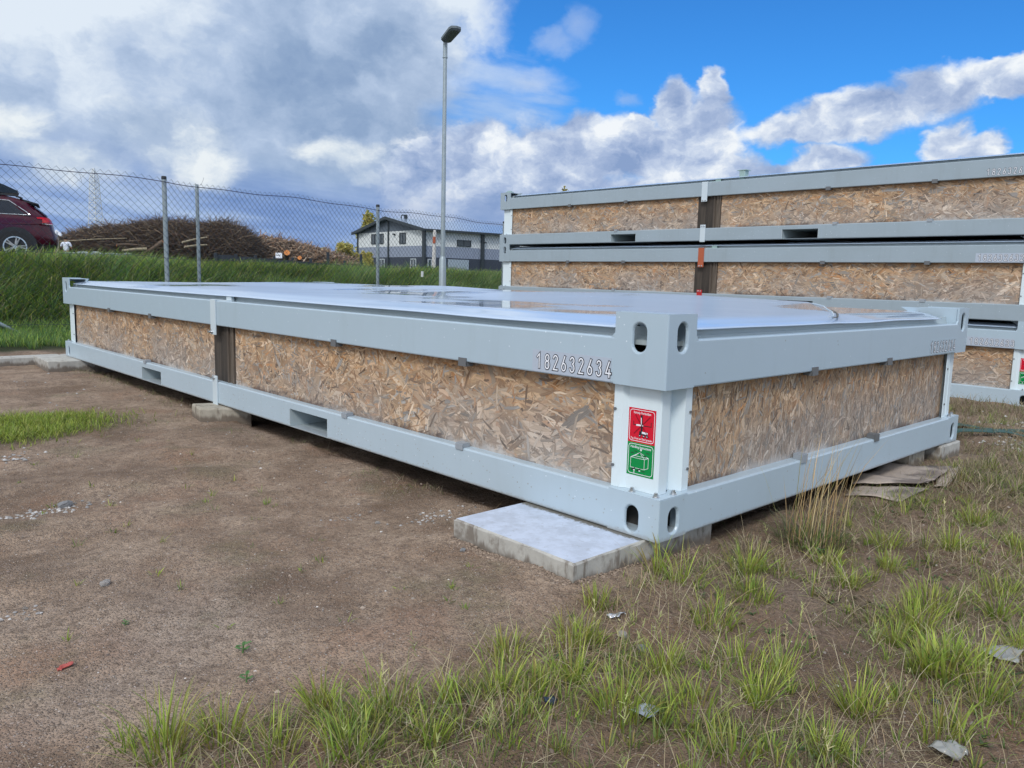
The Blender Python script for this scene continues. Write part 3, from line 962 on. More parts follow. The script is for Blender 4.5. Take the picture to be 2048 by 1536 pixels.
def half_pack(root, rng, opt, front):
    """one long side at x=0, one short side at y=0 and their corners"""
    rt, rb = M[opt.get('rail', 'rail')], M[opt.get('low', 'rail_low')]
    g = root
    a, z_ = 0.186, L_ - 0.137
    # long top rail and gutter
    b = MB(); b.ext(bend_prof(0, .036, ZT0, ZT1, .005), 1, .186, L_ - .186)
    o = b.build('top_rail', rt, g)
    b = MB(); b.ext([(.0362, ZT1 - .02), (.0362, ZT1 - .006), (.054, ZT1 - .008), (.056, ZT1 + .006), (.060, ZT1 + .0065), (.062, ZT1 + .031), (.075, ZT1 + .031), (.075, ZT1 - .02)], 1, .080, L_ - .080)
    b.build('roof_gutter', M['gutter'], g)
    # long bottom rail with two fork pockets
    b = MB(); prof = bend_prof(0, .058, 0, ZB, .006)
    P1, P2 = (1.815, 2.170), (3.866, 4.221)
    for s0, s1 in ((.186, P1[0]), (P1[1], P2[0]), (P2[1], L_ - .186)): b.ext(prof, 1, s0, s1)
    for s0, s1 in (P1, P2):
        b.ext(bend_prof(0, .058, .089, ZB, .006, lo=False), 1, s0, s1)
        b.ext([(.058, 0), (.004, 0), (0, .003), (0, .0055), (.058, .0055)], 1, s0, s1)
    b.build('bottom_rail', rb, g)
    for s0, s1 in (P1, P2):
        b = MB(); X = 1.2
        b.box(.0005, X, s0 - .004, s0 + .0045, .0058, .0885); b.box(.0005, X, s1 - .0045, s1 + .004, .0058, .0885)
        b.box(.059, X, s0 + .0047, s1 - .0047, -.001, .0055); b.box(.059, X, s0 + .0047, s1 - .0047, .089, .095)
        b.build('fork_pocket', M['gutter'], g)
    # short rails
    b = MB(); b.ext([(y, z) for y, z in bend_prof(0, .036, ZT0, ZT1, .005)], 0, .137, W_ - .137); b.build('end_top_rail', rt, g)
    b = MB(); b.ext([(.0362, ZT1 - .02), (.0362, ZT1 - .006), (.05, ZT1 - .008), (.052, ZT1 + .006), (.056, ZT1 + .0065), (.058, ZT1 + .031), (.07, ZT1 + .031), (.07, ZT1 - .02)], 0, .080, W_ - .080)
    b.build('end_roof_gutter', M['gutter'], g)
    b = MB(); b.ext(bend_prof(0, .058, 0, ZB, .006), 0, .137, W_ - .137); b.build('end_bottom_rail', rb, g)
    corner(g, False, opt.get('sticker', True) and front, (rt, rb))
    corner(g, True, False, (rt, rb))
    # boards
    dens = opt.get('dens', 1.0)
    ysplit = [(.186, 2.852), (3.120, L_ - .186)]
    for s0, s1 in ysplit: osb(g, 'x', s0, s1, ZB - .02, ZT0 + .012, .044, int(2300 * (s1 - s0) * dens) if front else 60, rng)
    osb(g, 'y', .150, W_ - .150, ZB - .02, ZT0 + .012, .044, int(4600 * 2.1 * (dens if opt.get('end', True) else .15)) if front else 60, rng, vert=True)
    # middle timber
    b = MB(); b.box(.036, .08, 2.936, 3.118, ZB - .01, ZT0 + .01, .003); b.build('timber_post', M['wood_dark'], g)
    b = MB()
    for (s0, s1) in ((2.918, 2.936), (2.856, 2.868)): b.box(.030, .08, s0, s1, ZB - .01, ZT0 + .01, .002)
    b.ext([(.046, 2.868), (.038, 2.880), (.036, 2.892), (.038, 2.905), (.046, 2.918), (.07, 2.918), (.07, 2.868)], 2, ZB - .01, ZT0 + .01)
    b.build('timber_batten', M['wood_pale'], g)
    # straps
    mt, ml = opt.get('straps', ('bracket', 'bracket'))
    b = MB(); b.box(-.0065, -.0005, 2.992, 3.059, .385, ZT1 + .004, .001); b.box(-.0004, .036, 2.993, 3.058, ZT1 + .0006, ZT1 + .0045)
    s_ = b.build('upper_strap', M[mt], g)
    if opt.get('pairbolt'):
        for y in (3.010, 3.041): bolt(s_, (-.0065, y, .398), 'x', .0055)
    else:
        bolt(s_, (-.0065, 3.040, .400), 'x', .0085)
        b = MB(); b.tube([(.02, 3.07, .400), (-.012, 3.075, .400)], .004, 6); b.build('bolt', M['steel'], s_)
    b = MB(); b.box(-.0065, -.0005, 2.992, 3.052, -.012, .158, .001); s_ = b.build('lower_strap', M[ml], g)
    if opt.get('pairbolt'):
        for y in (3.008, 3.036): bolt(s_, (-.0065, y, .145), 'x', .0055)
    else:
        bolt(s_, (-.0065, 3.030, .146), 'x', .0085)
    b = MB(); b.box(.030, .052, 2.87, 2.93, ZT1 - .002, ZT1 + .030, .003); b.box(.012, .030, 2.875, 2.98, ZT1 + .0005, ZT1 + .004)
    b.build('roof_bracket', M[opt.get('rb', 'bracket')], g)
    # spacer clips
    for y in (.875, 1.756, 4.026, 4.858):
        b = MB(); b.box(-.004, .030, y - .021, y + .021, ZT0 - .016, ZT0 - .0005); b.box(-.005, -.0005, y - .021, y + .021, ZT0 - .016, ZT0 + .014); b.build('spacer_clip', M['clip'], g)
    for y in (.885, 1.67, 4.15):
        b = MB(); b.box(-.0015, .030, y - .02, y + .02, ZB + .0005, ZB + .016); b.box(-.005, -.0005, y - .02, y + .02, ZB - .008, ZB + .012); b.build('spacer_clip', M['clip_light'], g)
    for x in (.877, 1.526):
        b = MB(); b.box(x - .021, x + .021, -.004, .03, ZT0 - .014, ZT0 - .0005); b.box(x - .021, x + .021, -.005, -.0005, ZT0 - .014, ZT0 + .016); b.build('spacer_clip', M['clip'], g)
    for x, m_ in ((.846, 'clip_light'), (1.463, 'clip')):
        b = MB(); b.box(x - .02, x + .02, -.0015, .03, ZB + .0005, ZB + .020); b.box(x - .02, x + .02, -.005, -.0005, ZB - .01, ZB + .018); b.build('spacer_clip', M[m_], g)
    # rain drops hanging under the rail edge are left to the paint


def number_plates(root, text, film=True, both=True):
    b = MB(); b.box(-.0008, -.0002, .196, .523, ZT0 + .004, ZT0 + .074)
    pn = b.build('number_label', M['label'] if film else M['rail_dull'], root)
    number(pn, text, lambda u_, v_, d: (-.0008 - d, .502 - u_, ZT0 + .017 + v_), .045, .0358)
    if both:
        b = MB(); b.box(1.962, W_ - .139, -.0008, -.0002, ZT0 + .006, ZT0 + .074)
        pn = b.build('number_label', M['rail'], root)
        number(pn, text, lambda u_, v_, d: (1.972 + u_, -.0008 - d, ZT0 + .017 + v_), .045, .0358)


def roof_sheet(root, rng_seed, wavy=True):
    xs = np.unique(np.concatenate([np.linspace(.026, .12, 8), np.linspace(.12, W_ - .12, 70), np.linspace(W_ - .12, W_ - .026, 8)]))
    ys = np.unique(np.concatenate([np.linspace(.026, .12, 8), np.linspace(.12, L_ - .12, 150), np.linspace(L_ - .12, L_ - .026, 8)]))
    X, Y = np.meshgrid(xs, ys)
    e = np.minimum.reduce([X - .026, W_ - .026 - X, Y - .026, L_ - .026 - Y])
    Z = .606 + .020 * sm(e, 0, .14) - .006 * sm(.03 - e, 0, .03)
    k = 1.0 if wavy else .3
    Z = Z + k * ((vnoise(X, Y, 1.1, rng_seed) - .5) * .012 + (vnoise(X, Y, .35, rng_seed + 1) - .5) * .003) * sm(e, .05, .4)
    Z = Z + k * (vnoise(X, Y * .6, .30, rng_seed + 2) - .5) * .006 * (1 - sm(e, 0, .1))
    if wavy:
        yc = np.interp(X, [0, .9, 1.2, 1.7, 2.4], [-.6, -.15, .10, .36, .80])
        lap = sm(Y - yc, -.015, .02) * sm(X, .7, 1.5)
        Z = Z + .020 * lap * sm(X, .8, 2.3) + .018 * np.exp(-((Y - 1.7) / .8) ** 2) * sm(X, 1.4, 2.35)
        Z = Z + .014 * np.exp(-((Y - 3.9) / .5) ** 2) * sm(X, 1.9, 2.38) + .012 * np.exp(-((Y - 4.7) / .15) ** 4) * sm(X, 2.3, 2.39)
        Z = Z - .010 * np.exp(-(((Y - 3.0) / 1.3) ** 2 + ((X - 1.1) / .5) ** 2))
    n1, n2 = len(xs), len(ys)
    i = (np.arange(n2 - 1)[:, None] * n1 + np.arange(n1 - 1)[None, :]).ravel()
    F = np.stack([i, i + 1, i + n1 + 1, i + n1], 1)
    cx = (X.ravel()[F]).mean(1); cy = (Y.ravel()[F]).mean(1)
    ex = np.minimum(cx, W_ - cx); ey = np.minimum(cy, L_ - cy)
    keep = ~((ex < .150 + .3 * np.maximum(0, .0)) & (ey < .19) & (ex + ey < .30))
    if len(root.name) and wavy:
        keep &= ~((W_ - cx < .27) & (cy < .19) & ((W_ - cx) + cy * .7 < .30))
    F = F[keep]
    Vt = np.stack([X.ravel(), Y.ravel(), Z.ravel()], 1)
    o = np_mesh('roof_sheet', Vt, F, M['roof'], parent=root, smooth=True)
    sol = o.modifiers.new('thick', 'SOLIDIFY'); sol.thickness = .0025; sol.offset = -1
    return o


def make_pack(name, loc, label, num, opt, seed, film=True, both=True, wavy=True, rz=0):
    rng = np.random.default_rng(seed)
    root = empty(name, loc, rz)
    tag(root, label, 'container', 'flat packed container units')
    half_pack(root, rng, opt, True)
    kids = list(KIDS.get(root, []))
    # the two far sides are the same parts turned round
    Rz = Matrix.Translation((W_, L_, 0)) @ Matrix.Rotation(math.pi, 4, 'Z')
    for k in kids:
        if k.name.split('.')[0] in ('handling_sticker', 'number_label', 'osb_board'): continue
        c = copy_tree(k, root); c.matrix_local = Rz
    for pl_, s0, s1 in (('x', .186, 2.852), ('x', 3.120, L_ - .186)):
        osb(root, 'x', s0, s1, ZB - .02, ZT0 + .012, W_ - .044, int(900 * (s1 - s0)), rng, sign=-1)
    osb(root, 'y', .150, W_ - .150, ZB - .02, ZT0 + .012, L_ - .044, 1800, rng, vert=True, sign=-1)
    number_plates(root, num, film, both)
    roof_sheet(root, seed * 10 + 1, wavy)
    b = MB()
    for y0, y1 in ((.062, 1.80), (2.185, 3.85), (4.235, L_ - .062)): b.box(.062, W_ - .062, y0, y1, .010, ZB - .03)
    b.box(.062, W_ - .062, .062, L_ - .062, ZB - .029, ZB - .021)
    b.build('floor_pan', M['under'], root)
    b = MB(); b.box(.085, W_ - .085, .085, L_ - .085, ZT0 - .01, ZT0 + .08); b.build('roof_insulation', M['under'], root)
    return root


front = make_pack('container_pack', (0, 0, 0), 'nearest flat packed container lying alone on concrete slabs, with wet white roof sheet', '182632634', {}, 3)
# roof lap and the dark strip beside its near end
b = MB()
lapx = [1.02, 1.12, 1.25, 1.45, 1.7, 2.0, 2.3, 2.38]; lapy = [.035, .06, .12, .22, .36, .52, .72, .80]
pts = [(x, y, .6215 + .020 * max(0, min(1, (x - .9) / 1.3))) for x, y in zip(lapx, lapy)]
b.tube(pts, [.001, .0025, .003, .003, .003, .003, .003, .003], 6)
b.build('roof_lap_edge', M['bracket'], front, smooth=True)
b = MB(); b.tube([(p[0] + .012, p[1] - .012, p[2] - .002) for p in pts[:5]], [.001, .003, .004, .003, .001], 6); b.build('roof_lap_dirt', M['rust'], front, smooth=True)

SX, SY, SZ = 5.116, 0.285, -0.140
stack = []
for k, (num, opt, lab) in enumerate([
        ('182632633', dict(straps=('bracket', 'bracket'), pairbolt=True, dens=.75, end=False), 'bottom container pack of the stack, standing in dry grass with the number ending in 33'),
        ('182632632', dict(straps=('orange', 'red'), pairbolt=True, dens=.75, rb='bracket_green', end=False, rail='rail_dull', low='rail_dull'), 'middle container pack of the stack, with an orange upper strap and a red lower strap'),
        ('1826326', dict(straps=('bracket', 'bracket'), pairbolt=True, dens=.75, rb='bracket_green', end=False, rail='rail_dull', low='rail_dull'), 'top container pack of the stack, with grey straps and the sky behind its roof edge')]):
    r = make_pack('container_pack', (SX, SY, SZ + k * H_), lab, num, opt, 20 + k, film=(k != 2), both=False, wavy=False)
    stack.append(r)
top = stack[2]
# lifting stubs on the uppermost pack
for y in (5.96, .10):
    b = MB(); b.ext([(math.cos(i * math.pi / 8) * .05 + .07, math.sin(i * math.pi / 8) * .05 + y) for i in range(16)], 2, H_ - .003, H_ + .012)
    b.ext([(math.cos(i * math.pi / 8) * .03 + .07, math.sin(i * math.pi / 8) * .03 + y) for i in range(16)], 2, H_ + .012, H_ + .024); b.build('stacking_cone', M['bracket_green'], top)
b = MB(); b.box(.05, .12, 2.62, 2.68, ZT1, .665, .002); b.box(.045, .125, 2.60, 2.70, .665, .672); b.build('roof_box', M['bracket_green'], top)

# ------------------------------------------------------------------ grass and other blade-like growth
def leaf_mat(name, rough=0.6, trans=0.35, scale=1.0):
    def fn(t, b):
        a = t.new('ShaderNodeAttribute', attribute_name='col').outputs['Color']
        t.put(b.inputs['Base Color'], a)
        tr = t.new('ShaderNodeBsdfTranslucent'); t.put(tr.inputs['Color'], t.mix(1.0, a, (1.3, 1.35, 0.7), 'MULTIPLY'))
        mx = t.new('ShaderNodeMixShader'); mx.inputs[0].default_value = trans
        out = [n for n in t.n if n.type == 'OUTPUT_MATERIAL'][0]
        t.l.new(b.outputs[0], mx.inputs[1]); t.l.new(tr.outputs[0], mx.inputs[2]); t.l.new(mx.outputs[0], out.inputs[0])
    return mat(name, rough=rough, spec=0.3, fn=fn)


M['blade'] = leaf_mat('grass_blade')
M['straw'] = leaf_mat('dry_straw', 0.8, 0.2)


def blades(name, P, L, w, ang, lean, curl, cols, material, parent=None, seg=3, base_dark=0.55):
    """P (n,3) roots; ang = lean heading, lean = angle from upright, curl = extra bend towards the tip"""
    n = len(P)
    P = np.asarray(P, float)
    d = np.stack([np.cos(ang), np.sin(ang)], 1)
    wa = ang + math.pi / 2 + RNG.normal(0, 0.5, n)
    wd = np.stack([np.cos(wa), np.sin(wa), np.zeros(n)], 1)
    pts = [P]; cur = P.copy()
    for k in range(seg):
        th = lean + curl * (k / max(seg - 1, 1)) ** 1.3
        st = (L / seg)[:, None]
        cur = cur + st * np.concatenate([d * np.sin(th)[:, None], np.cos(th)[:, None]], 1)
        pts.append(cur.copy())
    vs = []; cc = []
    for k in range(seg):
        ww = (w * (1 - 0.55 * (k / seg) ** 1.5) / 2)[:, None]
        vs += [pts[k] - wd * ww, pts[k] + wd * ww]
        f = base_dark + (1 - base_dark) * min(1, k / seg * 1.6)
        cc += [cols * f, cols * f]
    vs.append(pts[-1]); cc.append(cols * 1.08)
    m = 2 * seg + 1
    V = np.stack(vs, 1).reshape(-1, 3); Cc = np.clip(np.stack(cc, 1).reshape(-1, 3), 0, 1)
    b = np.arange(n)[:, None] * m
    quads = np.concatenate([b + np.array([2 * k, 2 * k + 1, 2 * k + 3, 2 * k + 2])[None] for k in range(seg - 1)])
    tris = b + np.array([2 * seg - 2, 2 * seg - 1, 2 * seg])[None]
    return np_mesh(name, V, [quads, tris], material, cols=Cc, parent=parent)


def pal_pick(pal, n, jit=0.15, p=None):
    pal = np.array(pal); i = RNG.choice(len(pal), n, p=p)
    return pal[i] * (1 + RNG.normal(0, jit, (n, 1))).clip(0.5, 1.6)


GREEN = [(.15, .22, .06), (.18, .26, .065), (.12, .18, .06), (.23, .28, .09), (.17, .22, .09)]
DEEP = [(.10, .20, .065), (.13, .235, .075), (.075, .155, .065), (.18, .27, .09), (.20, .24, .09)]
BRIGHT = [(.28, .38, .06), (.35, .43, .08), (.21, .31, .06), (.44, .46, .12), (.32, .36, .11)]
STRAW = [(.42, .35, .23), (.33, .27, .17), (.50, .43, .30), (.26, .21, .145), (.38, .28, .17)]
IMG_RIGHT = math.atan2(-0.6835, 0.7295)

# long grass on the bank
n = 165000
x = RNG.uniform(-9, 24, n); dd = RNG.uniform(0.15, 5.6, n)
keep = RNG.random(n) < np.clip(1.25 - (x + 5) / 45, 0.35, 1) * np.where(dd > 4.2, .6, 1)
x = x[keep]; dd = dd[keep]
y = np.interp(x, FX, FY) + dd / 0.95
# only the part of the bank near the sight lines
keep = (y < 24) & ~((x > 9) & (y < 11)); x = x[keep]; y = y[keep]; dd = dd[keep]; n = len(x)
cl = vnoise(x, y, .75, 31); cl2 = vnoise(x, y, .3, 32)
Lb = (0.26 + 0.24 * cl + RNG.uniform(-.06, .08, n)) * np.where(dd > 3.2, .62, 1) * sm(dd, 0.0, .7).clip(.45, 1)
cc = pal_pick(DEEP, n, .25) * (0.62 + 1.0 * cl2 * cl)[:, None]
mixb = (RNG.random(n) < (.10 + .25 * sm(dd, 2.6, 4)))
cc[mixb] = pal_pick(BRIGHT, mixb.sum(), .2) * .85
dry = RNG.random(n) < .05
cc[dry] = pal_pick(STRAW, dry.sum(), .2) * .9
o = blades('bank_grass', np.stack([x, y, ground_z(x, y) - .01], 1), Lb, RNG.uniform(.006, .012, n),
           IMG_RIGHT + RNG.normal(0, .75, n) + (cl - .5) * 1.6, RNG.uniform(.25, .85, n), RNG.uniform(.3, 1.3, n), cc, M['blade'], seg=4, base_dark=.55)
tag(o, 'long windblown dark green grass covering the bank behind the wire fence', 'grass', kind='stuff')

# short grass of the verge at the foot of the fence
n = 60000
x = RNG.uniform(-5.5, 3.5, n); dd = RNG.uniform(-1.45, .35, n); y = np.interp(x, FX, FY) + dd
k_ = (vnoise(x, y, .5, 41) * .6 + vnoise(x, y, .18, 42) * .4) > np.where(dd < -1.25, .62, .30)
x, y, dd = x[k_], y[k_], dd[k_]; n = len(x)
o = blades('verge_grass', np.stack([x, y, ground_z(x, y) - .004], 1), RNG.uniform(.05, .13, n) * (1 + .6 * sm(dd, -.3, .3)), RNG.uniform(.003, .006, n),
           RNG.uniform(0, 6.28, n), RNG.uniform(.05, .6, n), RNG.uniform(.2, .9, n), pal_pick(DEEP + BRIGHT[:1], n, .2) * 1.15, M['blade'], base_dark=.5)
tag(o, 'short green grass of the verge between concrete kerb and wire fence', 'grass', kind='stuff')

# fresh green patch at the left edge of the yard
n = 16000
x = -1.0 + RNG.normal(0, .36, n); y = 3.25 + RNG.normal(0, .28, n)
k_ = (PATCH(x, y) * 1.3 > RNG.random(n)) & (vnoise(x, y, .12, 51) > .25); x, y = x[k_], y[k_]; n = len(x)
o = blades('grass_patch', np.stack([x, y, ground_z(x, y) - .003], 1), RNG.uniform(.025, .06, n), RNG.uniform(.002, .004, n),
           RNG.uniform(0, 6.28, n), RNG.uniform(.1, .9, n), RNG.uniform(.2, .9, n), pal_pick(BRIGHT, n, .22) * .85, M['blade'])
tag(o, 'low bright green grass patch on the bare soil at the left edge', 'grass', kind='stuff')


# foreground growth
def tuft_pts(cx, cy, r, n):
    a = RNG.uniform(0, 6.283, n); q = r * np.sqrt(RNG.random(n))
    x = cx + q * np.cos(a); y = cy + q * np.sin(a)
    return x, y, a


def tuft(name, cx, cy, r, n, L, pal, mt, parent=None, up=0.15, spread=.75, w=(.0022, .0045), curl=(.1, .8), rname=True):
    x, y, a = tuft_pts(cx, cy, r, n)
    z = ground_z(x, y) - .004
    frac = np.hypot(x - cx, y - cy) / r
    return blades(name, np.stack([x, y, z], 1), L * RNG.uniform(.45, 1.05, n), RNG.uniform(*w, n), a + RNG.normal(0, .5, n),
                  up + spread * frac * RNG.random(n), RNG.uniform(*curl, n), pal_pick(pal, n, .2), mt, parent, base_dark=.6)


FG = [(0.01, -0.29), (0.28, -0.43), (0.48, -0.46), (-0.3, -0.45), (-0.3, -0.54), (-0.47, -0.37), (-0.66, -0.41), (-0.89, -0.17), (-1.0, -0.26), (-1.09, -0.04),
      (-0.99, -0.12), (-0.31, -0.71), (-0.06, -0.74), (0.03, -0.76), (0.05, -0.81), (0.04, -0.65), (0.16, -0.64), (0.42, -0.75), (-0.49, -0.73), (-0.28, -0.85),
      (0.81, -0.51), (0.61, -0.7), (-0.63, -0.63), (-1.21, -0.11), (-1.27, -0.01), (-1.36, 0.02), (-0.73, -0.26), (-0.65, -0.27), (-0.08, -0.86), (1.03, -0.63),
      (-0.86, -0.33), (-0.80, -0.22), (-1.12, -0.20), (-0.55, -0.50), (-0.42, -0.56), (0.22, -0.86), (0.33, -0.62), (0.70, -0.36), (1.25, -0.45), (1.5, -0.62), (0.9, -0.85), (-.18, -.30), (.15, -.20), (-.50, -.15), (-.05, -.12)]
PTS = []; LEN = []
def scatter_field(n, dens_fn, xr, yr):
    x = RNG.uniform(*xr, n); y = RNG.uniform(*yr, n)
    k = RNG.random(n) < dens_fn(x, y)
    return x[k], y[k]


def side(x, y):
    """distance of a point from the line that bounds the grassy foreground (positive on the grassy side)"""
    return -(y - np.interp(x, [-2.2, -1.45, -1.3, -1.0, -.72, -.45, -.2, .05, .3, 4], [.02, .04, .03, .0, -.02, -.02, .02, -.02, -.03, -.03]))


def open_soil(x, y):
    return (x > -2.0) & ~((x > -.34) & (x < .4) & (y > .0))


# green undergrowth: fine short blades in patches
def dens_g(x, y):
    s_ = side(x, y)
    nn = vnoise(x, y, .20, 61) * .6 + vnoise(x, y, .07, 62) * .4
    base = sm(nn, .50, .66)
    return open_soil(x, y) * sm(s_, -.05, .12) * (0.08 + .92 * base) * np.where(x > -.35, .35, .9)


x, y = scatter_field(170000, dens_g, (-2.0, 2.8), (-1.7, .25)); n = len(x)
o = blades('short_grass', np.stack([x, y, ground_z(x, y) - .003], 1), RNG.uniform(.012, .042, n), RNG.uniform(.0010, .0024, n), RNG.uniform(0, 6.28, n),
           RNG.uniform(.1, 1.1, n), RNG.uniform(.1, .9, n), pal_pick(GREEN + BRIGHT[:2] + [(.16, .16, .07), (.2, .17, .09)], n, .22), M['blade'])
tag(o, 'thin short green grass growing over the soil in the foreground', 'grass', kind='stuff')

# many small tufts, random positions on the grassy side
ps = []; ls = []; an = []; le = []; co_ = []
def add_tuft(cx, cy, r, n, L, pal, up=.12, spread=.8):
    x, y, a = tuft_pts(cx, cy, r, n)
    ps.append(np.stack([x, y, ground_z(x, y) - .004], 1)); ls.append(L * RNG.uniform(.4, 1.05, n)); an.append(a + RNG.normal(0, .5, n))
    le.append(up + spread * np.hypot(x - cx, y - cy) / r * RNG.random(n)); co_.append(pal_pick(pal, n, .2))


YG = BRIGHT + [(.24, .24, .06), (.30, .25, .08)]
for (cx, cy) in FG:
    add_tuft(cx, cy, RNG.uniform(.020, .055), int(RNG.uniform(50, 130)), RNG.uniform(.065, .125), YG)
    for _ in range(5):
        add_tuft(cx + RNG.normal(0, .07), cy + RNG.normal(0, .05), RNG.uniform(.010, .02), int(RNG.uniform(8, 22)), RNG.uniform(.035, .07), YG + GREEN)
tx, ty = scatter_field(3400, lambda x, y: open_soil(x, y) * sm(side(x, y), .02, .2) * (.05 + .8 * sm(vnoise(x, y, .26, 71), .50, .70)) * np.where(x > -.4, .6, 1.25), (-1.9, 3.2), (-1.8, .1))
for cx, cy in zip(tx, ty):
    add_tuft(cx, cy, RNG.uniform(.008, .022), int(RNG.uniform(6, 22)), RNG.uniform(.03, .095), YG + GREEN + STRAW[:2])
tx, ty = scatter_field(260, lambda x, y: (x < -.36) & (side(x, y) < 0) & (RNG.random(len(x)) < .35), (-2.2, -.2), (0, 2.6))
for cx, cy in zip(tx, ty):
    add_tuft(cx, cy, RNG.uniform(.004, .014), int(RNG.uniform(4, 12)), RNG.uniform(.02, .045), GREEN + BRIGHT, spread=1.2)
n = sum(len(p) for p in ps)
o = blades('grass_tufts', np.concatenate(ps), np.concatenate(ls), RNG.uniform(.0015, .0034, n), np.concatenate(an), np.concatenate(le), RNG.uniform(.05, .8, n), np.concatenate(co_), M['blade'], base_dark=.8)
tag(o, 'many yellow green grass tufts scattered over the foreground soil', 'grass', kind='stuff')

# dead straw lying about and standing
def dens_s(x, y):
    s_ = side(x, y)
    nn = vnoise(x, y, .3, 81) * .55 + vnoise(x, y, .1, 82) * .45
    return open_soil(x, y) * sm(s_, -.04, .12) * (.15 + .85 * sm(nn, .40, .62))


x, y = scatter_field(80000, dens_s, (-2.0, 4.9), (-2.0, .25)); n = len(x)
o = blades('dry_straw', np.stack([x, y, ground_z(x, y) + RNG.uniform(0, .006, n)], 1), RNG.uniform(.02, .10, n), RNG.uniform(.0008, .0018, n), RNG.uniform(0, 6.28, n),
           RNG.uniform(.7, 1.55, n), RNG.uniform(-.3, .5, n), pal_pick(STRAW, n, .25), M['straw'], base_dark=.9)
tag(o, 'dead straw stems lying tangled between the green tufts', 'straw', kind='stuff')

x, y = scatter_field(3000, lambda x, y: open_soil(x, y) * sm(side(x, y), .0, .15), (-2.0, 3.0), (-1.7, .1)); n = len(x)
o = blades('dead_stems', np.stack([x, y, ground_z(x, y)], 1), RNG.uniform(.07, .20, n), RNG.uniform(.0008, .0015, n), RNG.uniform(0, 6.28, n), RNG.uniform(.1, 1.2, n),
           RNG.uniform(.4, 1.5, n), pal_pick(STRAW + [(.42, .40, .16)], n, .2), M['straw'], seg=5, base_dark=.9)
tag(o, 'long thin arching dead stems among the foreground tufts', 'straw', kind='stuff')

# small broad leaved ground weeds and dark litter of old leaves
x, y = scatter_field(5200, lambda x, y: open_soil(x, y) * sm(side(x, y), -.02, .15) * sm(vnoise(x, y, .16, 111), .52, .72), (-2.0, 3.0), (-1.7, .1)); n = len(x)
rep = 7; x = np.repeat(x, rep) + RNG.normal(0, .003, n * rep); y = np.repeat(y, rep) + RNG.normal(0, .003, n * rep); n = len(x)
o = blades('ground_weeds', np.stack([x, y, ground_z(x, y)], 1), RNG.uniform(.006, .020, n), RNG.uniform(.003, .0075, n), RNG.uniform(0, 6.28, n), RNG.uniform(.6, 1.4, n),
           RNG.uniform(.0, .5, n), pal_pick([(.10, .17, .07), (.14, .20, .08), (.20, .22, .10), (.17, .13, .08), (.12, .10, .07)], n, .2), M['blade'], base_dark=.8)
tag(o, 'low broad leaved weeds and old leaves between the foreground tufts', 'weed', kind='stuff')

# flowering stems with loose seed heads
def seed_stems(name, n0, xr, yr, dens, H, label):
    x, y = scatter_field(n0, dens, xr, yr); n = len(x)
    az = RNG.uniform(0, 6.28, n); le = RNG.uniform(.05, .5, n); h = RNG.uniform(*H, n); w = RNG.uniform(.0008, .0014, n)
    P0 = np.stack([x, y, ground_z(x, y)], 1); col = pal_pick([(.34, .36, .14), (.42, .38, .20), (.26, .30, .11)], n, .2)
    pa, la, wa_, aa, ta, ca = [P0], [h], [w], [az], [le], [col]
    for k in range(14):
        f = .62 + .36 * k / 13
        th = le * f
        tip = P0 + (h * f)[:, None] * np.stack([np.cos(az) * np.sin(le * .95), np.sin(az) * np.sin(le * .95), np.cos(le * .95)], 1)
        pa.append(tip); la.append(h * RNG.uniform(.06, .15, n) * (1.25 - .6 * (f - .62) / .36)); wa_.append(RNG.uniform(.0012, .0026, n)); aa.append(RNG.uniform(0, 6.28, n)); ta.append(RNG.uniform(.4, 1.2, n)); ca.append(col * RNG.uniform(.9, 1.35, (n, 1)))
    m = n * 15
    o = blades(name, np.concatenate(pa), np.concatenate(la), np.concatenate(wa_), np.concatenate(aa), np.concatenate(ta), np.full(m, .15), np.concatenate(ca), M['straw'], base_dark=.9)
    tag(o, label, 'grass', kind='stuff')


seed_stems('seeding_grass', 330, (-2.0, 1.2), (-1.5, .05), lambda x, y: open_soil(x, y) * sm(side(x, y), .02, .2) * np.where(x < -.5, 1.0, .35), (.07, .15), 'thin grass stems with loose seed heads standing in the foreground')

# dense dry grass between the end of the near pack and the stack, and fringe under the rails
def dens_r(x, y):
    return ((x > 2.55) | ((x > 1.6) & (y < -.12))) * sm(vnoise(x, y, .35, 91) * .6 + vnoise(x, y, .1, 92) * .4, .22, .5) * ~((x > 5.05) & (y > .2))


x, y = scatter_field(70000, dens_r, (1.6, 6.5), (-2.2, 3.2)); n = len(x)
cc = pal_pick([(.30, .245, .165), (.24, .20, .135), (.38, .31, .21), (.19, .165, .10), (.21, .23, .09)], n, .2)
gp = vnoise(x, y, .45, 95) > .66; cc[gp] = pal_pick(GREEN + BRIGHT, gp.sum(), .2)
o = blades('dry_grass', np.stack([x, y, ground_z(x, y) - .004], 1), RNG.uniform(.03, .115, n), RNG.uniform(.0018, .0036, n), RNG.uniform(0, 6.28, n),
           RNG.uniform(.1, 1.2, n), RNG.uniform(.1, 1.0, n), cc, M['straw'], base_dark=.6)
tag(o, 'brown matted dry grass between the near pack and the container stack', 'grass', kind='stuff')
xs_ = np.concatenate([RNG.normal(-.015, .05, 2600), RNG.uniform(.1, 2.3, 1500)]); ys_ = np.concatenate([RNG.uniform(.6, 5.9, 2600), RNG.normal(-.03, .05, 1500)])
n = len(xs_)
fr = vnoise(xs_, ys_, .25, 97) > .45; xs_, ys_ = xs_[fr], ys_[fr]; n = len(xs_)
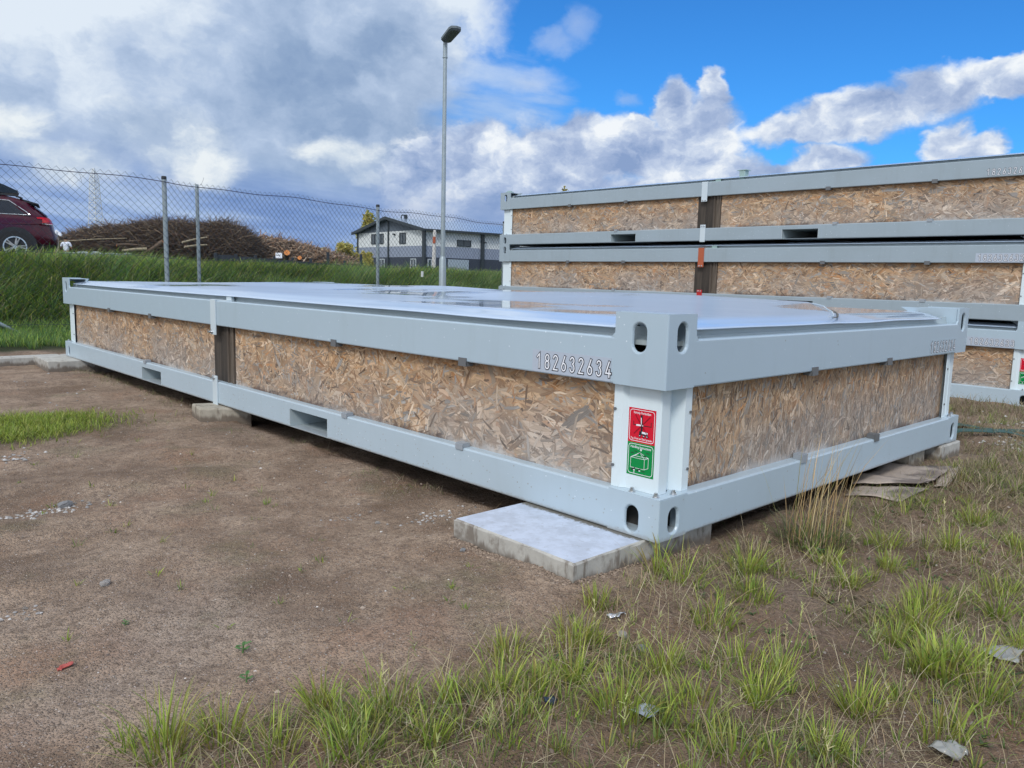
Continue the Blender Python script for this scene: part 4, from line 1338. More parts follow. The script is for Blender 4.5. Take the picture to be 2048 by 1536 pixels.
o = blades('rail_fringe', np.stack([xs_, ys_, ground_z(xs_, ys_)], 1), RNG.uniform(.015, .06, n), RNG.uniform(.0009, .002, n), RNG.uniform(0, 6.28, n),
           RNG.uniform(.4, 1.5, n), RNG.uniform(0, 1, n), pal_pick(STRAW + GREEN[:2], n, .25) * .8, M['straw'], base_dark=.8)
tag(o, 'sparse dead stalks poking out under the bottom rail of the near pack', 'straw', kind='stuff')

# plants one can single out
def stalk_clump():
    r = empty('tall_grass_clump', (.583, -.178, -.08)); tag(r, 'tall clump of reddish dry grass stalks against the end rail', 'grass')
    x, y, a = tuft_pts(.0, .0, .10, 62); n = len(x)
    P_ = np.stack([x, y, np.zeros(n)], 1)
    o = blades('stalk', P_, RNG.uniform(.20, .42, n), RNG.uniform(.0016, .0028, n), IMG_RIGHT + RNG.normal(0, 1.0, n), RNG.uniform(.0, .34, n), RNG.uniform(0, .5, n),
               pal_pick([(.52, .35, .17), (.44, .30, .15), (.60, .48, .28), (.38, .34, .13)], n, .2), M['straw'], r, base_dark=.7); tag(o, kind='stuff')
    x, y, a = tuft_pts(.0, .0, .12, 260); n = len(x)
    o = blades('leaf_blade', np.stack([x, y, x * 0], 1), RNG.uniform(.03, .12, n), RNG.uniform(.002, .004, n), a, RNG.uniform(.1, 1., n), RNG.uniform(.2, .9, n),
               pal_pick(GREEN + [(.13, .15, .09), (.2, .18, .12)], n, .2), M['blade'], r); tag(o, kind='stuff')
stalk_clump()


def single_tuft(name, cx, cy, r, n, L, pal, label, cat='grass', **kw):
    z = float(ground_z(cx, cy))
    root = empty(name, (cx, cy, z)); tag(root, label, cat)
    o = tuft('leaf_blade', cx, cy, r, n, L, pal, M['blade'], **kw)
    me = o.data; co = np.zeros(len(me.vertices) * 3); me.vertices.foreach_get('co', co); co = co.reshape(-1, 3) - (cx, cy, z); me.vertices.foreach_set('co', co.ravel().astype(np.float32)); me.update()
    o.parent = root; tag(o, kind='stuff')
    return root


single_tuft('grass_tuft', -.045, -.035, .03, 26, .13, YG + [(.35, .26, .06)], 'long bladed yellow green tuft directly below the near bottom corner', up=.05, spread=.8, w=(.003, .006))
single_tuft('grass_tuft', -.332, -.062, .032, 60, .07, YG, 'bright green tuft just in front of the pale slab corner')
single_tuft('grass_tuft', -.66, -.089, .045, 90, .065, YG, 'wide low arching green tuft on bare soil, left of the foil scrap')
single_tuft('grass_tuft', -.03, -.77, .05, 110, .10, YG, 'largest bright green clump at the right foreground', w=(.003, .0055))
single_tuft('grass_tuft', .42, -.30, .04, 90, .07, YG, 'vivid green tuft in front of the tall reddish stalk clump')
single_tuft('dry_tuft', .30, -.13, .05, 90, .10, STRAW, 'bleached dead grass tuft beside the end rail, left of the tall stalks', up=.3, spread=1.0, w=(.0012, .0026))


def weed(cx, cy, n, s, label, hue=(.06, .14, .03)):
    z = float(ground_z(cx, cy)); root = empty('weed', (cx, cy, z)); tag(root, label, 'weed')
    b = MB(); b.tube([(0, 0, -.003), (s * .1, 0, s * .6)], s * .05, 5); b.build('stem', WEED, root)
    for k in range(n):
        a = k * 2.4; h = s * (.15 + .5 * k / n); Lr = s * .55
        d = Vector((math.cos(a), math.sin(a), .35)); e_ = Vector((-math.sin(a), math.cos(a), 0))
        c0 = Vector((s * .1 * h / s, 0, h))
        b = MB(); p = [c0, c0 + d * Lr * .4 + e_ * Lr * .24, c0 + d * Lr * .8 + e_ * Lr * .16, c0 + d * Lr * .95 - Vector((0, 0, Lr * .15)), c0 + d * Lr * .8 - e_ * Lr * .16, c0 + d * Lr * .4 - e_ * Lr * .24]
        m_ = c0 + d * Lr * .5 - Vector((0, 0, .06 * s))
        b.add([*p, m_], [(i, (i + 1) % 6, 6) for i in range(6)]); b.build('leaf', WEED, root)


WEED = mat('weed_leaf', (.075, .17, .045), .55)
weed(-1.093, .292, 6, .035, 'small broad leaved green weed standing on the bare gravel')
weed(-1.15, .150, 5, .030, 'pale green seedling weed at the lower edge of the gravel')
weed(-1.236, .605, 7, .018, 'flat dark green weed rosette on the gravel left of centre')
weed(.50, -.245, 8, .030, 'dark green leafy weed at the foot of the tall dry stalks')


# ------------------------------------------------------------------ stones and litter
def stone_mesh(seed, flat=.6):
    r = random.Random(seed)
    bm = bmesh.new(); bmesh.ops.create_icosphere(bm, subdivisions=2, radius=1)
    for v_ in bm.verts:
        v_.co *= r.uniform(.78, 1.12); v_.co.z *= flat
    for _ in range(4):
        nrm = Vector((r.uniform(-1, 1), r.uniform(-1, 1), r.uniform(-.2, 1))).normalized(); dcut = r.uniform(.55, .8)
        for v_ in bm.verts:
            q = v_.co.dot(nrm)
            if q > dcut: v_.co -= nrm * (q - dcut)
    me = bpy.data.meshes.new('stone'); bm.to_mesh(me); bm.free()
    return me


def rock_fn(base):
    def fn(t, b):
        co = obj_co(t); n = t.noise(co, 3, 6, .7); n2 = t.noise(co, 14, 4, .6)
        c = t.mix(n, tuple(k * .55 for k in base), tuple(min(1, k * 1.3) for k in base))
        c = t.mix(t.ss(n2, .6, .75, 0, .5), c, (.12, .09, .06)); t.put(b.inputs['Base Color'], c); bump(t, b, n, .6, .1)
    return fn


M['rock'] = mat('pale_rock', rough=.85, fn=rock_fn((.42, .39, .36)))
M['rock_grey'] = mat('grey_rock', rough=.85, fn=rock_fn((.30, .30, .30)))
for i, (x_, y_, s, m_, lab) in enumerate([
        (-1.2, .875, .014, 'rock', 'lone pale stone on bare soil at the left with a small shadow'),
        (-.396, -.198, .013, 'rock', 'whitish rounded stone in the foreground grass below the foil scrap'),
        (-.345, .445, .008, 'rock_grey', 'small grey stone by the left corner of the near slab'),
        (-.405, -.262, .012, 'rock_grey', 'dull grey stone half sunk in soil just below the white stone'),
        (-.372, .855, .008, 'rock', 'small pale stone on open gravel beyond the near slab'),
        (-1.088, 1.715, .022, 'rock_grey', 'largest grey stone in the loose rubble at left')]):
    me = stone_mesh(i, .75); me.materials.append(M[m_])
    o = bpy.data.objects.new('stone', me); COL.objects.link(o); o.scale = (s * 1.25, s, s); o.rotation_euler = (0, 0, i * 1.3)
    o.location = (x_, y_, float(ground_z(x_, y_)) + s * .35); tag(o, lab, 'stone')


def gravel(name, pts, sizes, cols, label):
    base = np.array([(1, 0, 0), (.3, .9, 0), (-.8, .6, .1), (-.9, -.5, 0), (.2, -1, 0), (.1, .1, .7), (0, 0, -.5)], float)
    fc = np.array([(0, 1, 5), (1, 2, 5), (2, 3, 5), (3, 4, 5), (4, 0, 5)])
    n = len(pts); a = RNG.uniform(0, 6.28, n); ca, sa = np.cos(a), np.sin(a)
    B = base[None] * (1 + RNG.uniform(-.3, .3, (n, 7, 3)))
    X = (B[..., 0] * ca[:, None] - B[..., 1] * sa[:, None]); Y = (B[..., 0] * sa[:, None] + B[..., 1] * ca[:, None]); Z = B[..., 2]
    V = np.stack([X, Y, Z], -1) * sizes[:, None, None] + pts[:, None]
    F = (np.arange(n)[:, None, None] * 7 + fc[None]).reshape(-1, 3)
    o = np_mesh(name, V.reshape(-1, 3), F, M['pebble'], cols=np.repeat(cols[:, None], 7, 1).reshape(-1, 3))
    tag(o, label, 'gravel', kind='stuff')


def peb_fn(t, b):
    a = t.new('ShaderNodeAttribute', attribute_name='col').outputs['Color']; t.put(b.inputs['Base Color'], a)


M['pebble'] = mat('pebble', rough=.85, fn=peb_fn)
# fine grit over the open soil, denser near the viewer
n = 60000
x = RNG.uniform(-2.2, 1.2, n); y = RNG.uniform(-1.3, 3.0, n)
k_ = RNG.random(n) < np.clip(1.5 - np.hypot(x + 1.6, y + .9) / 3.2, 0.08, 1) * (.25 + .9 * vnoise(x, y, .3, 101))
x, y = x[k_], y[k_]; n = len(x)
s = RNG.uniform(.0010, .0024, n) * np.where(RNG.random(n) < .03, 1.8, 1)
gravel('grit', np.stack([x, y, ground_z(x, y)], 1), s, pal_pick([(.27, .21, .17), (.20, .15, .12), (.33, .27, .22), (.15, .11, .09), (.30, .24, .22), (.46, .42, .38)], n, .2, p=[.28, .24, .18, .14, .12, .04]), 'fine brown and grey grit covering the bare soil')
# stones of many sizes trodden into the soil, and crumbs banked against the near slab
n = 5200
x = RNG.uniform(-2.2, 2.5, n); y = RNG.uniform(-1.4, 5.6, n); k_ = ~((x > .1) & (y > .1)); x, y = x[k_], y[k_]; n = len(x)
s = .0016 + .0055 * RNG.random(n) ** 5
gravel('embedded_stones', np.stack([x, y, ground_z(x, y) - s * .1], 1), s, pal_pick([(.30, .235, .18), (.22, .165, .13), (.40, .34, .28), (.16, .12, .10), (.55, .51, .46)], n, .2, p=[.34, .26, .2, .12, .08]), 'small brown and pale stones trodden into the bare soil')
n = 5200; q = RNG.random(n); left = RNG.random(n) < .62
x = np.where(left, -.302 - np.abs(RNG.normal(0, .014, n)), -.30 + q * .62); y = np.where(left, .05 + q * .50, .043 - np.abs(RNG.normal(0, .014, n)))
s = .0012 + .0035 * RNG.random(n) ** 3
gravel('soil_crumbs', np.stack([x, y, ground_z(x, y) + .006 * np.exp(-(np.where(left, -.302 - x, .043 - y) / .012) ** 2) * RNG.random(n)], 1), s, pal_pick([(.24, .175, .125), (.18, .13, .095), (.31, .235, .175)], n, .2), 'loose soil crumbs banked against the sides of the near slab')
ps = []; ss_ = []
for (cx, cy, rx_, ry_, n, sz) in ((-1.063, 2.59, .07, .07, 40, .010), (-1.088, 1.70, .11, .06, 45, .008), (-1.23, 1.70, .08, .06, 34, .007), (-.386, 1.00, .08, .03, 26, .005),
                                  (-.17, .80, .10, .05, 60, .006), (2.98, -.14, .16, .14, 110, .011), (4.0, .12, .35, .25, 45, .015), (-1.40, .84, .05, .04, 22, .006), (-.5, 4.4, .3, .6, 30, .009), (-.9, 5.2, .6, .5, 30, .010), (-.2, 2.2, .15, 1.5, 60, .005)):
    ps.append(np.stack([cx + RNG.normal(0, rx_ * .6, n), cy + RNG.normal(0, ry_ * .6, n)], 1)); ss_.append(sz * RNG.uniform(.35, 1.15, n))
ps = np.concatenate(ps); ss_ = np.concatenate(ss_)
gravel('rubble', np.stack([ps[:, 0], ps[:, 1], ground_z(ps[:, 0], ps[:, 1]) + ss_ * .15], 1), ss_, pal_pick([(.36, .34, .32), (.27, .255, .24), (.47, .45, .42), (.23, .20, .17)], len(ps), .15), 'loose pale rubble scattered in small heaps on the soil')


def sheet_piece(name, corners, m_, label, cat, lift=.004, amp=.006, n=10, seed=0, thick=.002, zc=None):
    """crumpled thin sheet over a quadrilateral given by its four corners"""
    c = np.array(corners, float)
    g = np.linspace(0, 1, n + 1); U, Vv = np.meshgrid(g, g)
    P_ = (c[0][None, None] * ((1 - U) * (1 - Vv))[..., None] + c[1][None, None] * (U * (1 - Vv))[..., None] + c[2][None, None] * (U * Vv)[..., None] + c[3][None, None] * ((1 - U) * Vv)[..., None])
    X, Y = P_[..., 0] + (vnoise(U, Vv, .31, seed) - .5) * .012, P_[..., 1] + (vnoise(U, Vv, .27, seed + 1) - .5) * .012
    Z = ground_z(X, Y) + lift + amp * (vnoise(U, Vv, .33, seed + 2) * 1.3) + (0 if zc is None else zc[0] * (1 - U) * (1 - Vv) + zc[1] * U * (1 - Vv) + zc[2] * U * Vv + zc[3] * (1 - U) * Vv)
    k = n + 1; i = (np.arange(n)[:, None] * k + np.arange(n)[None]).ravel()
    ctr = (X.mean(), Y.mean(), float(Z.mean()))
    o = np_mesh(name, np.stack([X.ravel() - ctr[0], Y.ravel() - ctr[1], Z.ravel() - ctr[2]], 1), np.stack([i, i + 1, i + k + 1, i + k], 1), M[m_], smooth=True)
    o.location = ctr
    s_ = o.modifiers.new('thick', 'SOLIDIFY'); s_.thickness = thick; s_.offset = 1
    tag(o, label, cat)
    return o


def card_fn(t, b):
    co = obj_co(t); n = t.noise(co, 8, 5, .6)
    g = t.noise(t.vmath('MULTIPLY', co, (12, 130, 1)), 1.0, 3, .6)
    c = t.mix(n, (.36, .29, .235), (.52, .44, .37)); c = t.mix(t.ss(g, .4, .7, 0, .25), c, (.20, .16, .13))
    c = t.mix(t.ss(t.noise(co, 3.4, 4, .6), .50, .62, 0, .8), c, (.11, .085, .075))
    t.put(b.inputs['Base Color'], c); bump(t, b, g, .4, .003)


M['card'] = mat('wet_cardboard', rough=.75, fn=card_fn)
M['plastic'] = mat('dirty_plastic', (.36, .40, .47), .3)
M['film'] = mat('clear_film', (.30, .30, .28), .2)
M['foil'] = mat('foil', (.7, .71, .74), .22, .85)
M['red_strip'] = mat('red_plastic', (.42, .07, .05), .5)
M['blue_bit'] = mat('blue_plastic', (.018, .03, .055), .4)
M['strap'] = mat('green_strap', (.03, .085, .075), .55)
sheet_piece('cardboard_sheet', [(1.24, .015), (1.283, -.18), (1.545, -.195), (1.44, .05)], 'card', 'torn damp cardboard sheet lying lowest and nearest under the end rail', 'cardboard', .004, .006, seed=3)
sheet_piece('cardboard_sheet', [(1.55, .11), (1.60, -.165), (2.00, -.125), (1.86, .14)], 'card', 'larger cardboard sheet lying flat behind, towards the corner blocks', 'cardboard', .018, .010, seed=9)
sheet_piece('cardboard_sheet', [(1.40, .06), (1.535, -.15), (1.63, -.17), (1.55, .11)], 'card', 'folded cardboard strip with a ribbed edge between the two sheets', 'cardboard', .014, .012, seed=14, zc=(0, .006, .010, .012))
sheet_piece('cardboard_sheet', [(1.62, -.185), (1.66, -.215), (2.10, -.13), (2.04, -.08)], 'card', 'narrow dark wet cardboard scrap at the right end of the sheets', 'cardboard', .004, .008, seed=21)
sheet_piece('plastic_scrap', [(-.655, -.418), (-.648, -.46), (-.600, -.462), (-.612, -.425)], 'plastic', 'crumpled pale blue plastic scrap in the foreground grass', 'litter', .003, .010, seed=31, thick=.0005)
sheet_piece('plastic_scrap', [(.10, -.80), (.12, -.87), (.20, -.86), (.17, -.80)], 'film', 'crumpled clear plastic scrap at the right edge behind the green clump', 'litter', .003, .014, seed=35, thick=.0005)
sheet_piece('plastic_scrap', [(-.36, -.855), (-.355, -.90), (-.31, -.905), (-.315, -.86)], 'film', 'crumpled clear plastic bag piece at the bottom edge of the yard', 'litter', .004, .020, seed=37, thick=.0005)
sheet_piece('foil_scrap', [(-.352, -.118), (-.355, -.13), (-.318, -.146), (-.312, -.134)], 'foil', 'shiny crumpled foil scrap beside the tuft before the slab', 'litter', .003, .008, seed=41, thick=.0005)
sheet_piece('plastic_strip', [(-1.418, .440), (-1.413, .430), (-1.385, .452), (-1.390, .460)], 'red_strip', 'short red plastic strip on the bare gravel at left', 'litter', .003, .002, seed=43, thick=.001)
sheet_piece('plastic_scrap', [(-.170, -.795), (-.168, -.806), (-.155, -.804), (-.158, -.793)], 'blue_bit', 'tiny dark blue plastic bit between the right tufts', 'litter', .004, .008, seed=47, thick=.0006)
sheet_piece('plastic_scrap', [(-.775, -.312), (-.772, -.330), (-.748, -.327), (-.752, -.308)], 'blue_bit', 'dark blue plastic bit half hidden in grass at the bottom centre', 'litter', .004, .010, seed=49, thick=.0006)
for (pts_, lab) in (([(2.50, .33), (3.0, .27), (3.278, .242), (3.45, -.12), (3.7, -.6)], 'dark green lashing strap lying in the dry grass, upper of two'),
                    ([(2.62, .22), (2.9, .14), (3.14, -.02), (3.2, -.20), (3.4, -.7)], 'dark green lashing strap lying in the dry grass, lower of two')):
    b = MB(); ww = .022
    for i in range(len(pts_) - 1):
        for s_ in range(6):
            f0, f1 = s_ / 6, (s_ + 1) / 6
            A = [pts_[i][k] * (1 - f0) + pts_[i + 1][k] * f0 for k in (0, 1)]; B2 = [pts_[i][k] * (1 - f1) + pts_[i + 1][k] * f1 for k in (0, 1)]
            zz = lambda p: float(ground_z(p[0], p[1])) + .022 + .008 * math.sin(p[0] * 9)
            q = [(A[0] - ww, A[1] - ww, zz(A)), (B2[0] - ww, B2[1] - ww, zz(B2)), (B2[0] + ww, B2[1] + ww, zz(B2) + .004), (A[0] + ww, A[1] + ww, zz(A) + .004)]
            b.add(q + [(p[0], p[1], p[2] - .003) for p in q], [(0, 1, 2, 3), (7, 6, 5, 4), (0, 4, 5, 1), (3, 2, 6, 7)])
    tag(b.build('lashing_strap', M['strap']), lab, 'strap')

# ------------------------------------------------------------------ slabs and blocks that carry the near pack, kerb
def rough_block(name, corners, z0, z1, m_, label, cat, c=.006, top=None, seed=1, amp=.0045):
    """prism on a quadrilateral with slightly broken edges"""
    r = random.Random(seed); C4 = [Vector((*p, 0)) for p in corners]; ctr = sum(C4, Vector()) / 4
    loops = []
    N = 14
    def ring(inset, z, j):
        out = []
        for i in range(4):
            for k in range(N):
                p = C4[i].lerp(C4[(i + 1) % 4], k / N); p = p + (ctr - p).normalized() * (inset + r.uniform(0, j))
                out.append((p.x - ctr.x, p.y - ctr.y, z + r.uniform(-j, j) * .4))
        return out
    rings = [ring(0, z0, amp), ring(0, z1 - c, amp), ring(c * .5, z1 - c * .3, amp), ring(c * 1.3, z1, 0)]
    vs = [p for q in rings for p in q]; T = 4 * N; fs = []
    for a in range(3):
        for k in range(T): fs.append((a * T + k, a * T + (k + 1) % T, (a + 1) * T + (k + 1) % T, (a + 1) * T + k))
    b = MB(); b.add(vs, fs); b.cur = 1; b.add([rings[3][k] for k in range(T)], [tuple(range(T))])
    o = b.build(name, [M[m_], M[top or m_]]); o.location = (ctr.x, ctr.y, 0)
    return tag(o, label, cat)


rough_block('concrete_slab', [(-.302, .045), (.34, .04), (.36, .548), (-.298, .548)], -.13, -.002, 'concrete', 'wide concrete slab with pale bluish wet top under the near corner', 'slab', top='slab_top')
rough_block('concrete_slab', [(-.226, 5.66), (.25, 5.64), (.26, 6.18), (-.207, 6.21)], -.13, -.002, 'concrete', 'concrete slab with crumbling stained sides under the far left corner', 'slab', seed=5)
rough_block('stone_block', [(-.10, 3.12), (.12, 3.05), (.10, 2.80), (-.13, 2.93)], -.12, -.004, 'concrete_old', 'old yellowish stone block propping the middle of the bottom rail', 'block', c=.010, seed=7, amp=.004)
rough_block('concrete_block', [(2.215, -.012), (2.455, -.015), (2.47, .22), (2.22, .22)], -.13, -.003, 'concrete', 'grey concrete block under the far right corner of the near pack', 'block', seed=8)
rough_block('concrete_block', [(1.93, .03), (2.12, .03), (2.12, .25), (1.93, .25)], -.13, -.005, 'concrete_old', 'smaller concrete block left of the corner block under the end rail', 'block', seed=9)
kerb = empty('kerb', (0, 6.3, 0)); tag(kerb, kind='structure')
for i in range(16):
    x0 = -9.0 + i * .9
    b = MB(); b.box(x0 + .004, x0 + .896, 6.17 - 6.3, 6.30 - 6.3, -.20, -.004 + random.uniform(-.003, .003), .012)
    b.build('kerb_stone', M['concrete'], kerb)

# ------------------------------------------------------------------ chain link fence and lamp
def galv_fn(t, b):
    co = obj_co(t); n = t.noise(co, 9, 5, .6)
    t.put(b.inputs['Base Color'], t.mix(n, (.22, .27, .29), (.42, .48, .50))); t.put(b.inputs['Roughness'], t.add(.38, t.mul(n, .2)))


M['galv'] = mat('galvanised', metal=.35, fn=galv_fn)
M['cap'] = mat('black_cap', (.02, .022, .025), .5)
M['wire'] = mat('fence_wire', (.035, .048, .065), .6)
M['wire_blue'] = mat('tension_wire', (.035, .03, .07), .5)
M['tagw'] = mat('white_tag', (.7, .72, .70), .5)

FP = np.array([(-6.0, 7.86), (-1.9, 8.06), (0.5, 8.16), (1.59, 8.13), (2.02, 8.28), (3.4, 8.72), (5.08, 9.07), (6.7, 9.48), (8.4, 9.85), (11.2, 10.65), (14.5, 11.75)])
seg = np.hypot(*np.diff(FP, axis=0).T); S_ = np.concatenate([[0], np.cumsum(seg)])
def fpos(s, off=0.0):
    x = np.interp(s, S_, FP[:, 0]); y = np.interp(s, S_, FP[:, 1]); return x, y - off
WZ = 1.72
fence = empty('wire_fence', (1.59, 8.13, 0)); tag(fence, 'long chain link fence with grey posts along the foot of the grass bank', 'fence')
FO = Vector((1.59, 8.13, 0))
hp, hv = .0415, .0415
rows = 42
ncol = int(S_[-1] / hp)
pts_all = []; F_all = []
tri = np.array([(0.0023, 0.0), (-.0011, .0020), (-.0011, -.0020)])
k = np.arange(ncol)
bz = 0
Vs = []; Qs = []
sag = lambda s: .018 * np.sin(s * 2.1) + .010 * np.sin(s * 5.3 + 1)
top_pk = 43
for c in range(ncol):
    j = np.arange(0, top_pk + 1)
    i = c + ((j + c) & 1)
    s_ = i * hp + .006 * np.sin(j * .35 + c * .02)
    z_ = WZ + .045 + sag(s_) - (top_pk - j) * hv
    X, Y = fpos(s_, .035)
    Y = Y + np.where((j & 1) == 0, .0016, -.0016) + .012 * np.sin(s_ * 1.7) * np.sin(z_ * 3)
    P_ = np.stack([X - FO.x, Y - FO.y, z_], 1)
    ring = P_[:, None, :] + np.stack([tri[:, 0], tri[:, 1], tri[:, 1] * 0 + tri[:, 0] * .3], 1)[None]
    m = len(j)
    Vs.append(ring.reshape(-1, 3))
    b_ = bz + np.arange(m - 1)[:, None] * 3
    for q in range(3):
        q2 = (q + 1) % 3
        Qs.append(np.stack([b_[:, 0] + q, b_[:, 0] + q2, b_[:, 0] + 3 + q2, b_[:, 0] + 3 + q], 1))
    bz += m * 3
o = np_mesh('wire_mesh', np.concatenate(Vs), np.concatenate(Qs), M['wire'], parent=fence); tag(o, kind='stuff')
for zoff, nm in ((0.0, 'M'), (-.85, 'm'), (-1.60, 'b')):
    s_ = np.linspace(0, S_[-1], 150); X, Y = fpos(s_, .040)
    b = MB(); b.tube([(x_ - FO.x, y_ - FO.y, WZ + zoff + float(sag(q)) * .8) for x_, y_, q in zip(X, Y, s_)], (.0040 if zoff == 0 else .0018), 4)
    b.build('tension_wire', M['wire_blue'], fence)


def fpost(x_, y_, ztop, r, cap):
    b = MB(); z0 = float(ground_z(x_, y_)) - .1
    b.tube([(x_ - FO.x, y_ - FO.y, z0), (x_ - FO.x, y_ - FO.y, ztop)], r, 14)
    p = b.build('fence_post', M['galv'], fence, smooth=True)
    if cap:
        b = MB(); b.tube([(x_ - FO.x, y_ - FO.y, ztop - .012), (x_ - FO.x, y_ - FO.y, ztop + .020), (x_ - FO.x, y_ - FO.y, ztop + .026)], [r * 1.12, r * 1.12, r * .8], 14); b.build('post_cap', M['cap'], p)


fpost(1.59, 8.13, WZ + .035, .0255, True)
fpost(2.02, 8.28, WZ + .020, .0205, False)
fpost(5.08, 9.07, WZ + .045, .0255, True)
for (x_, y_) in ((8.4, 9.85), (11.2, 10.65), (-1.9, 8.06), (-5.2, 7.9)): fpost(x_, y_, WZ + .04, .0255, True)
b = MB(); b.tube([(-1.88 - FO.x, 8.05 - FO.y, 1.25), (.20 - FO.x, 8.12 - FO.y, -.03)], .020, 12); b.build('fence_brace', M['galv'], fence, smooth=True)
for k_, (x_, y_) in enumerate(((.7, 8.12), (2.05, 8.24))):
    b = MB(); b.tube([(x_ - FO.x, y_ - FO.y, WZ + .01), (x_ - FO.x + .02, y_ - FO.y - .02, WZ - .03 + .09 * k_), (x_ - FO.x + .03, y_ - FO.y - .02, WZ - .09 + .19 * k_)], .0015, 4); b.build('tie_wire', M['wire'], fence)
b = MB(); b.box(6.00 - FO.x, 6.04 - FO.x, 9.19 - FO.y, 9.20 - FO.y, .72, .81); b.build('white_tag', M['tagw'], fence)

lamp = empty('street_lamp', (6.05, 8.70, 0)); tag(lamp, 'slim grey street lamp with flat tilted head in front of the wire fence', 'street lamp')
gz = float(ground_z(6.05, 8.70))
b = MB(); b.tube([(0, 0, gz - .1), (0, 0, 1.00), (0, 0, 1.045)], [.056, .056, .036], 20); b.build('lower_pole', M['galv'], lamp, smooth=True)
b = MB(); b.tube([(0, 0, 1.04), (0.01, 0.02, 4.12)], [.036, .029], 18); b.build('pole', M['galv'], lamp, smooth=True)
b = MB(); b.tube([(.01, .02, 4.05), (.01, .02, 4.062), (.01, .02, 4.062), (.01, .02, 4.27)], [.040, .040, .034, .034], 16)
b.tube([(.01, .02, 4.27), (.01, .02, 4.33)], .030, 12); b.build('spigot', M['galv'], lamp, smooth=True)
dirl = Vector((-.145, -.45, 0)).normalized()
hd = Vector((dirl.x, dirl.y, .16)).normalized(); sd = Vector((-dirl.y, dirl.x, 0)); nn = hd.cross(sd) * -1
def head_pt(a, w_, h_): return Vector((.01, .02, 4.31)) + hd * a + sd * w_ + nn * h_
M['lamp_head'] = mat('lamp_head_grey', (.10, .125, .135), .45)
M['lamp_glass'] = mat('lamp_glass', (.17, .20, .21), .15)
b = MB()
out = [(0, .05), (.04, .085), (.40, .095), (.46, .075), (.48, 0), (.46, -.075), (.40, -.095), (.04, -.085), (0, -.05)]
n_ = len(out)
b.add([head_pt(a, w_, -.012) for a, w_ in out] + [head_pt(a, w_, .022) for a, w_ in out] + [head_pt(.02 + a * .9, w_ * .8, .045) for a, w_ in out],
      [tuple(range(n_))[::-1]] + [(r_ * n_ + i, r_ * n_ + (i + 1) % n_, (r_ + 1) * n_ + (i + 1) % n_, (r_ + 1) * n_ + i) for r_ in (0, 1) for i in range(n_)] + [tuple(range(2 * n_, 3 * n_))])
b.build('lamp_head', M['lamp_head'], lamp)
b = MB(); b.add([head_pt(a, w_, -.0135) for a, w_ in ((.17, .070), (.42, .075), (.42, -.075), (.17, -.070))] , [(0, 1, 2, 3)]); b.add([head_pt(a, w_, -.0140) for a, w_ in ((.06, .060), (.15, .062), (.15, -.062), (.06, -.060))], [(0, 1, 2, 3)]); b.build('lamp_glass', M['lamp_glass'], lamp)

# ------------------------------------------------------------------ behind the bank
PZ = .83
# the red estate car; local x runs from its tail forward, the tail points to the right of the photograph
M['car'] = mat('car_red', (.060, .005, .016), .2, .2)
M['car_glass'] = mat('car_glass', (.008, .012, .02), .05)
M['car_dark'] = mat('car_cladding', (.012, .014, .017), .6)
M['chrome'] = mat('chrome', (.7, .72, .75), .15, .9)
M['taillight'] = mat('taillight', (.55, .012, .02), .15)
M['rim'] = mat('alloy_rim', (.62, .64, .66), .3, .6)
M['tyre'] = mat('tyre', (.015, .016, .017), .8)
M['roofbox'] = mat('roof_box_black', (.010, .012, .016), .3)


def interp(t, xs, ys): return float(np.interp(t, xs, ys))


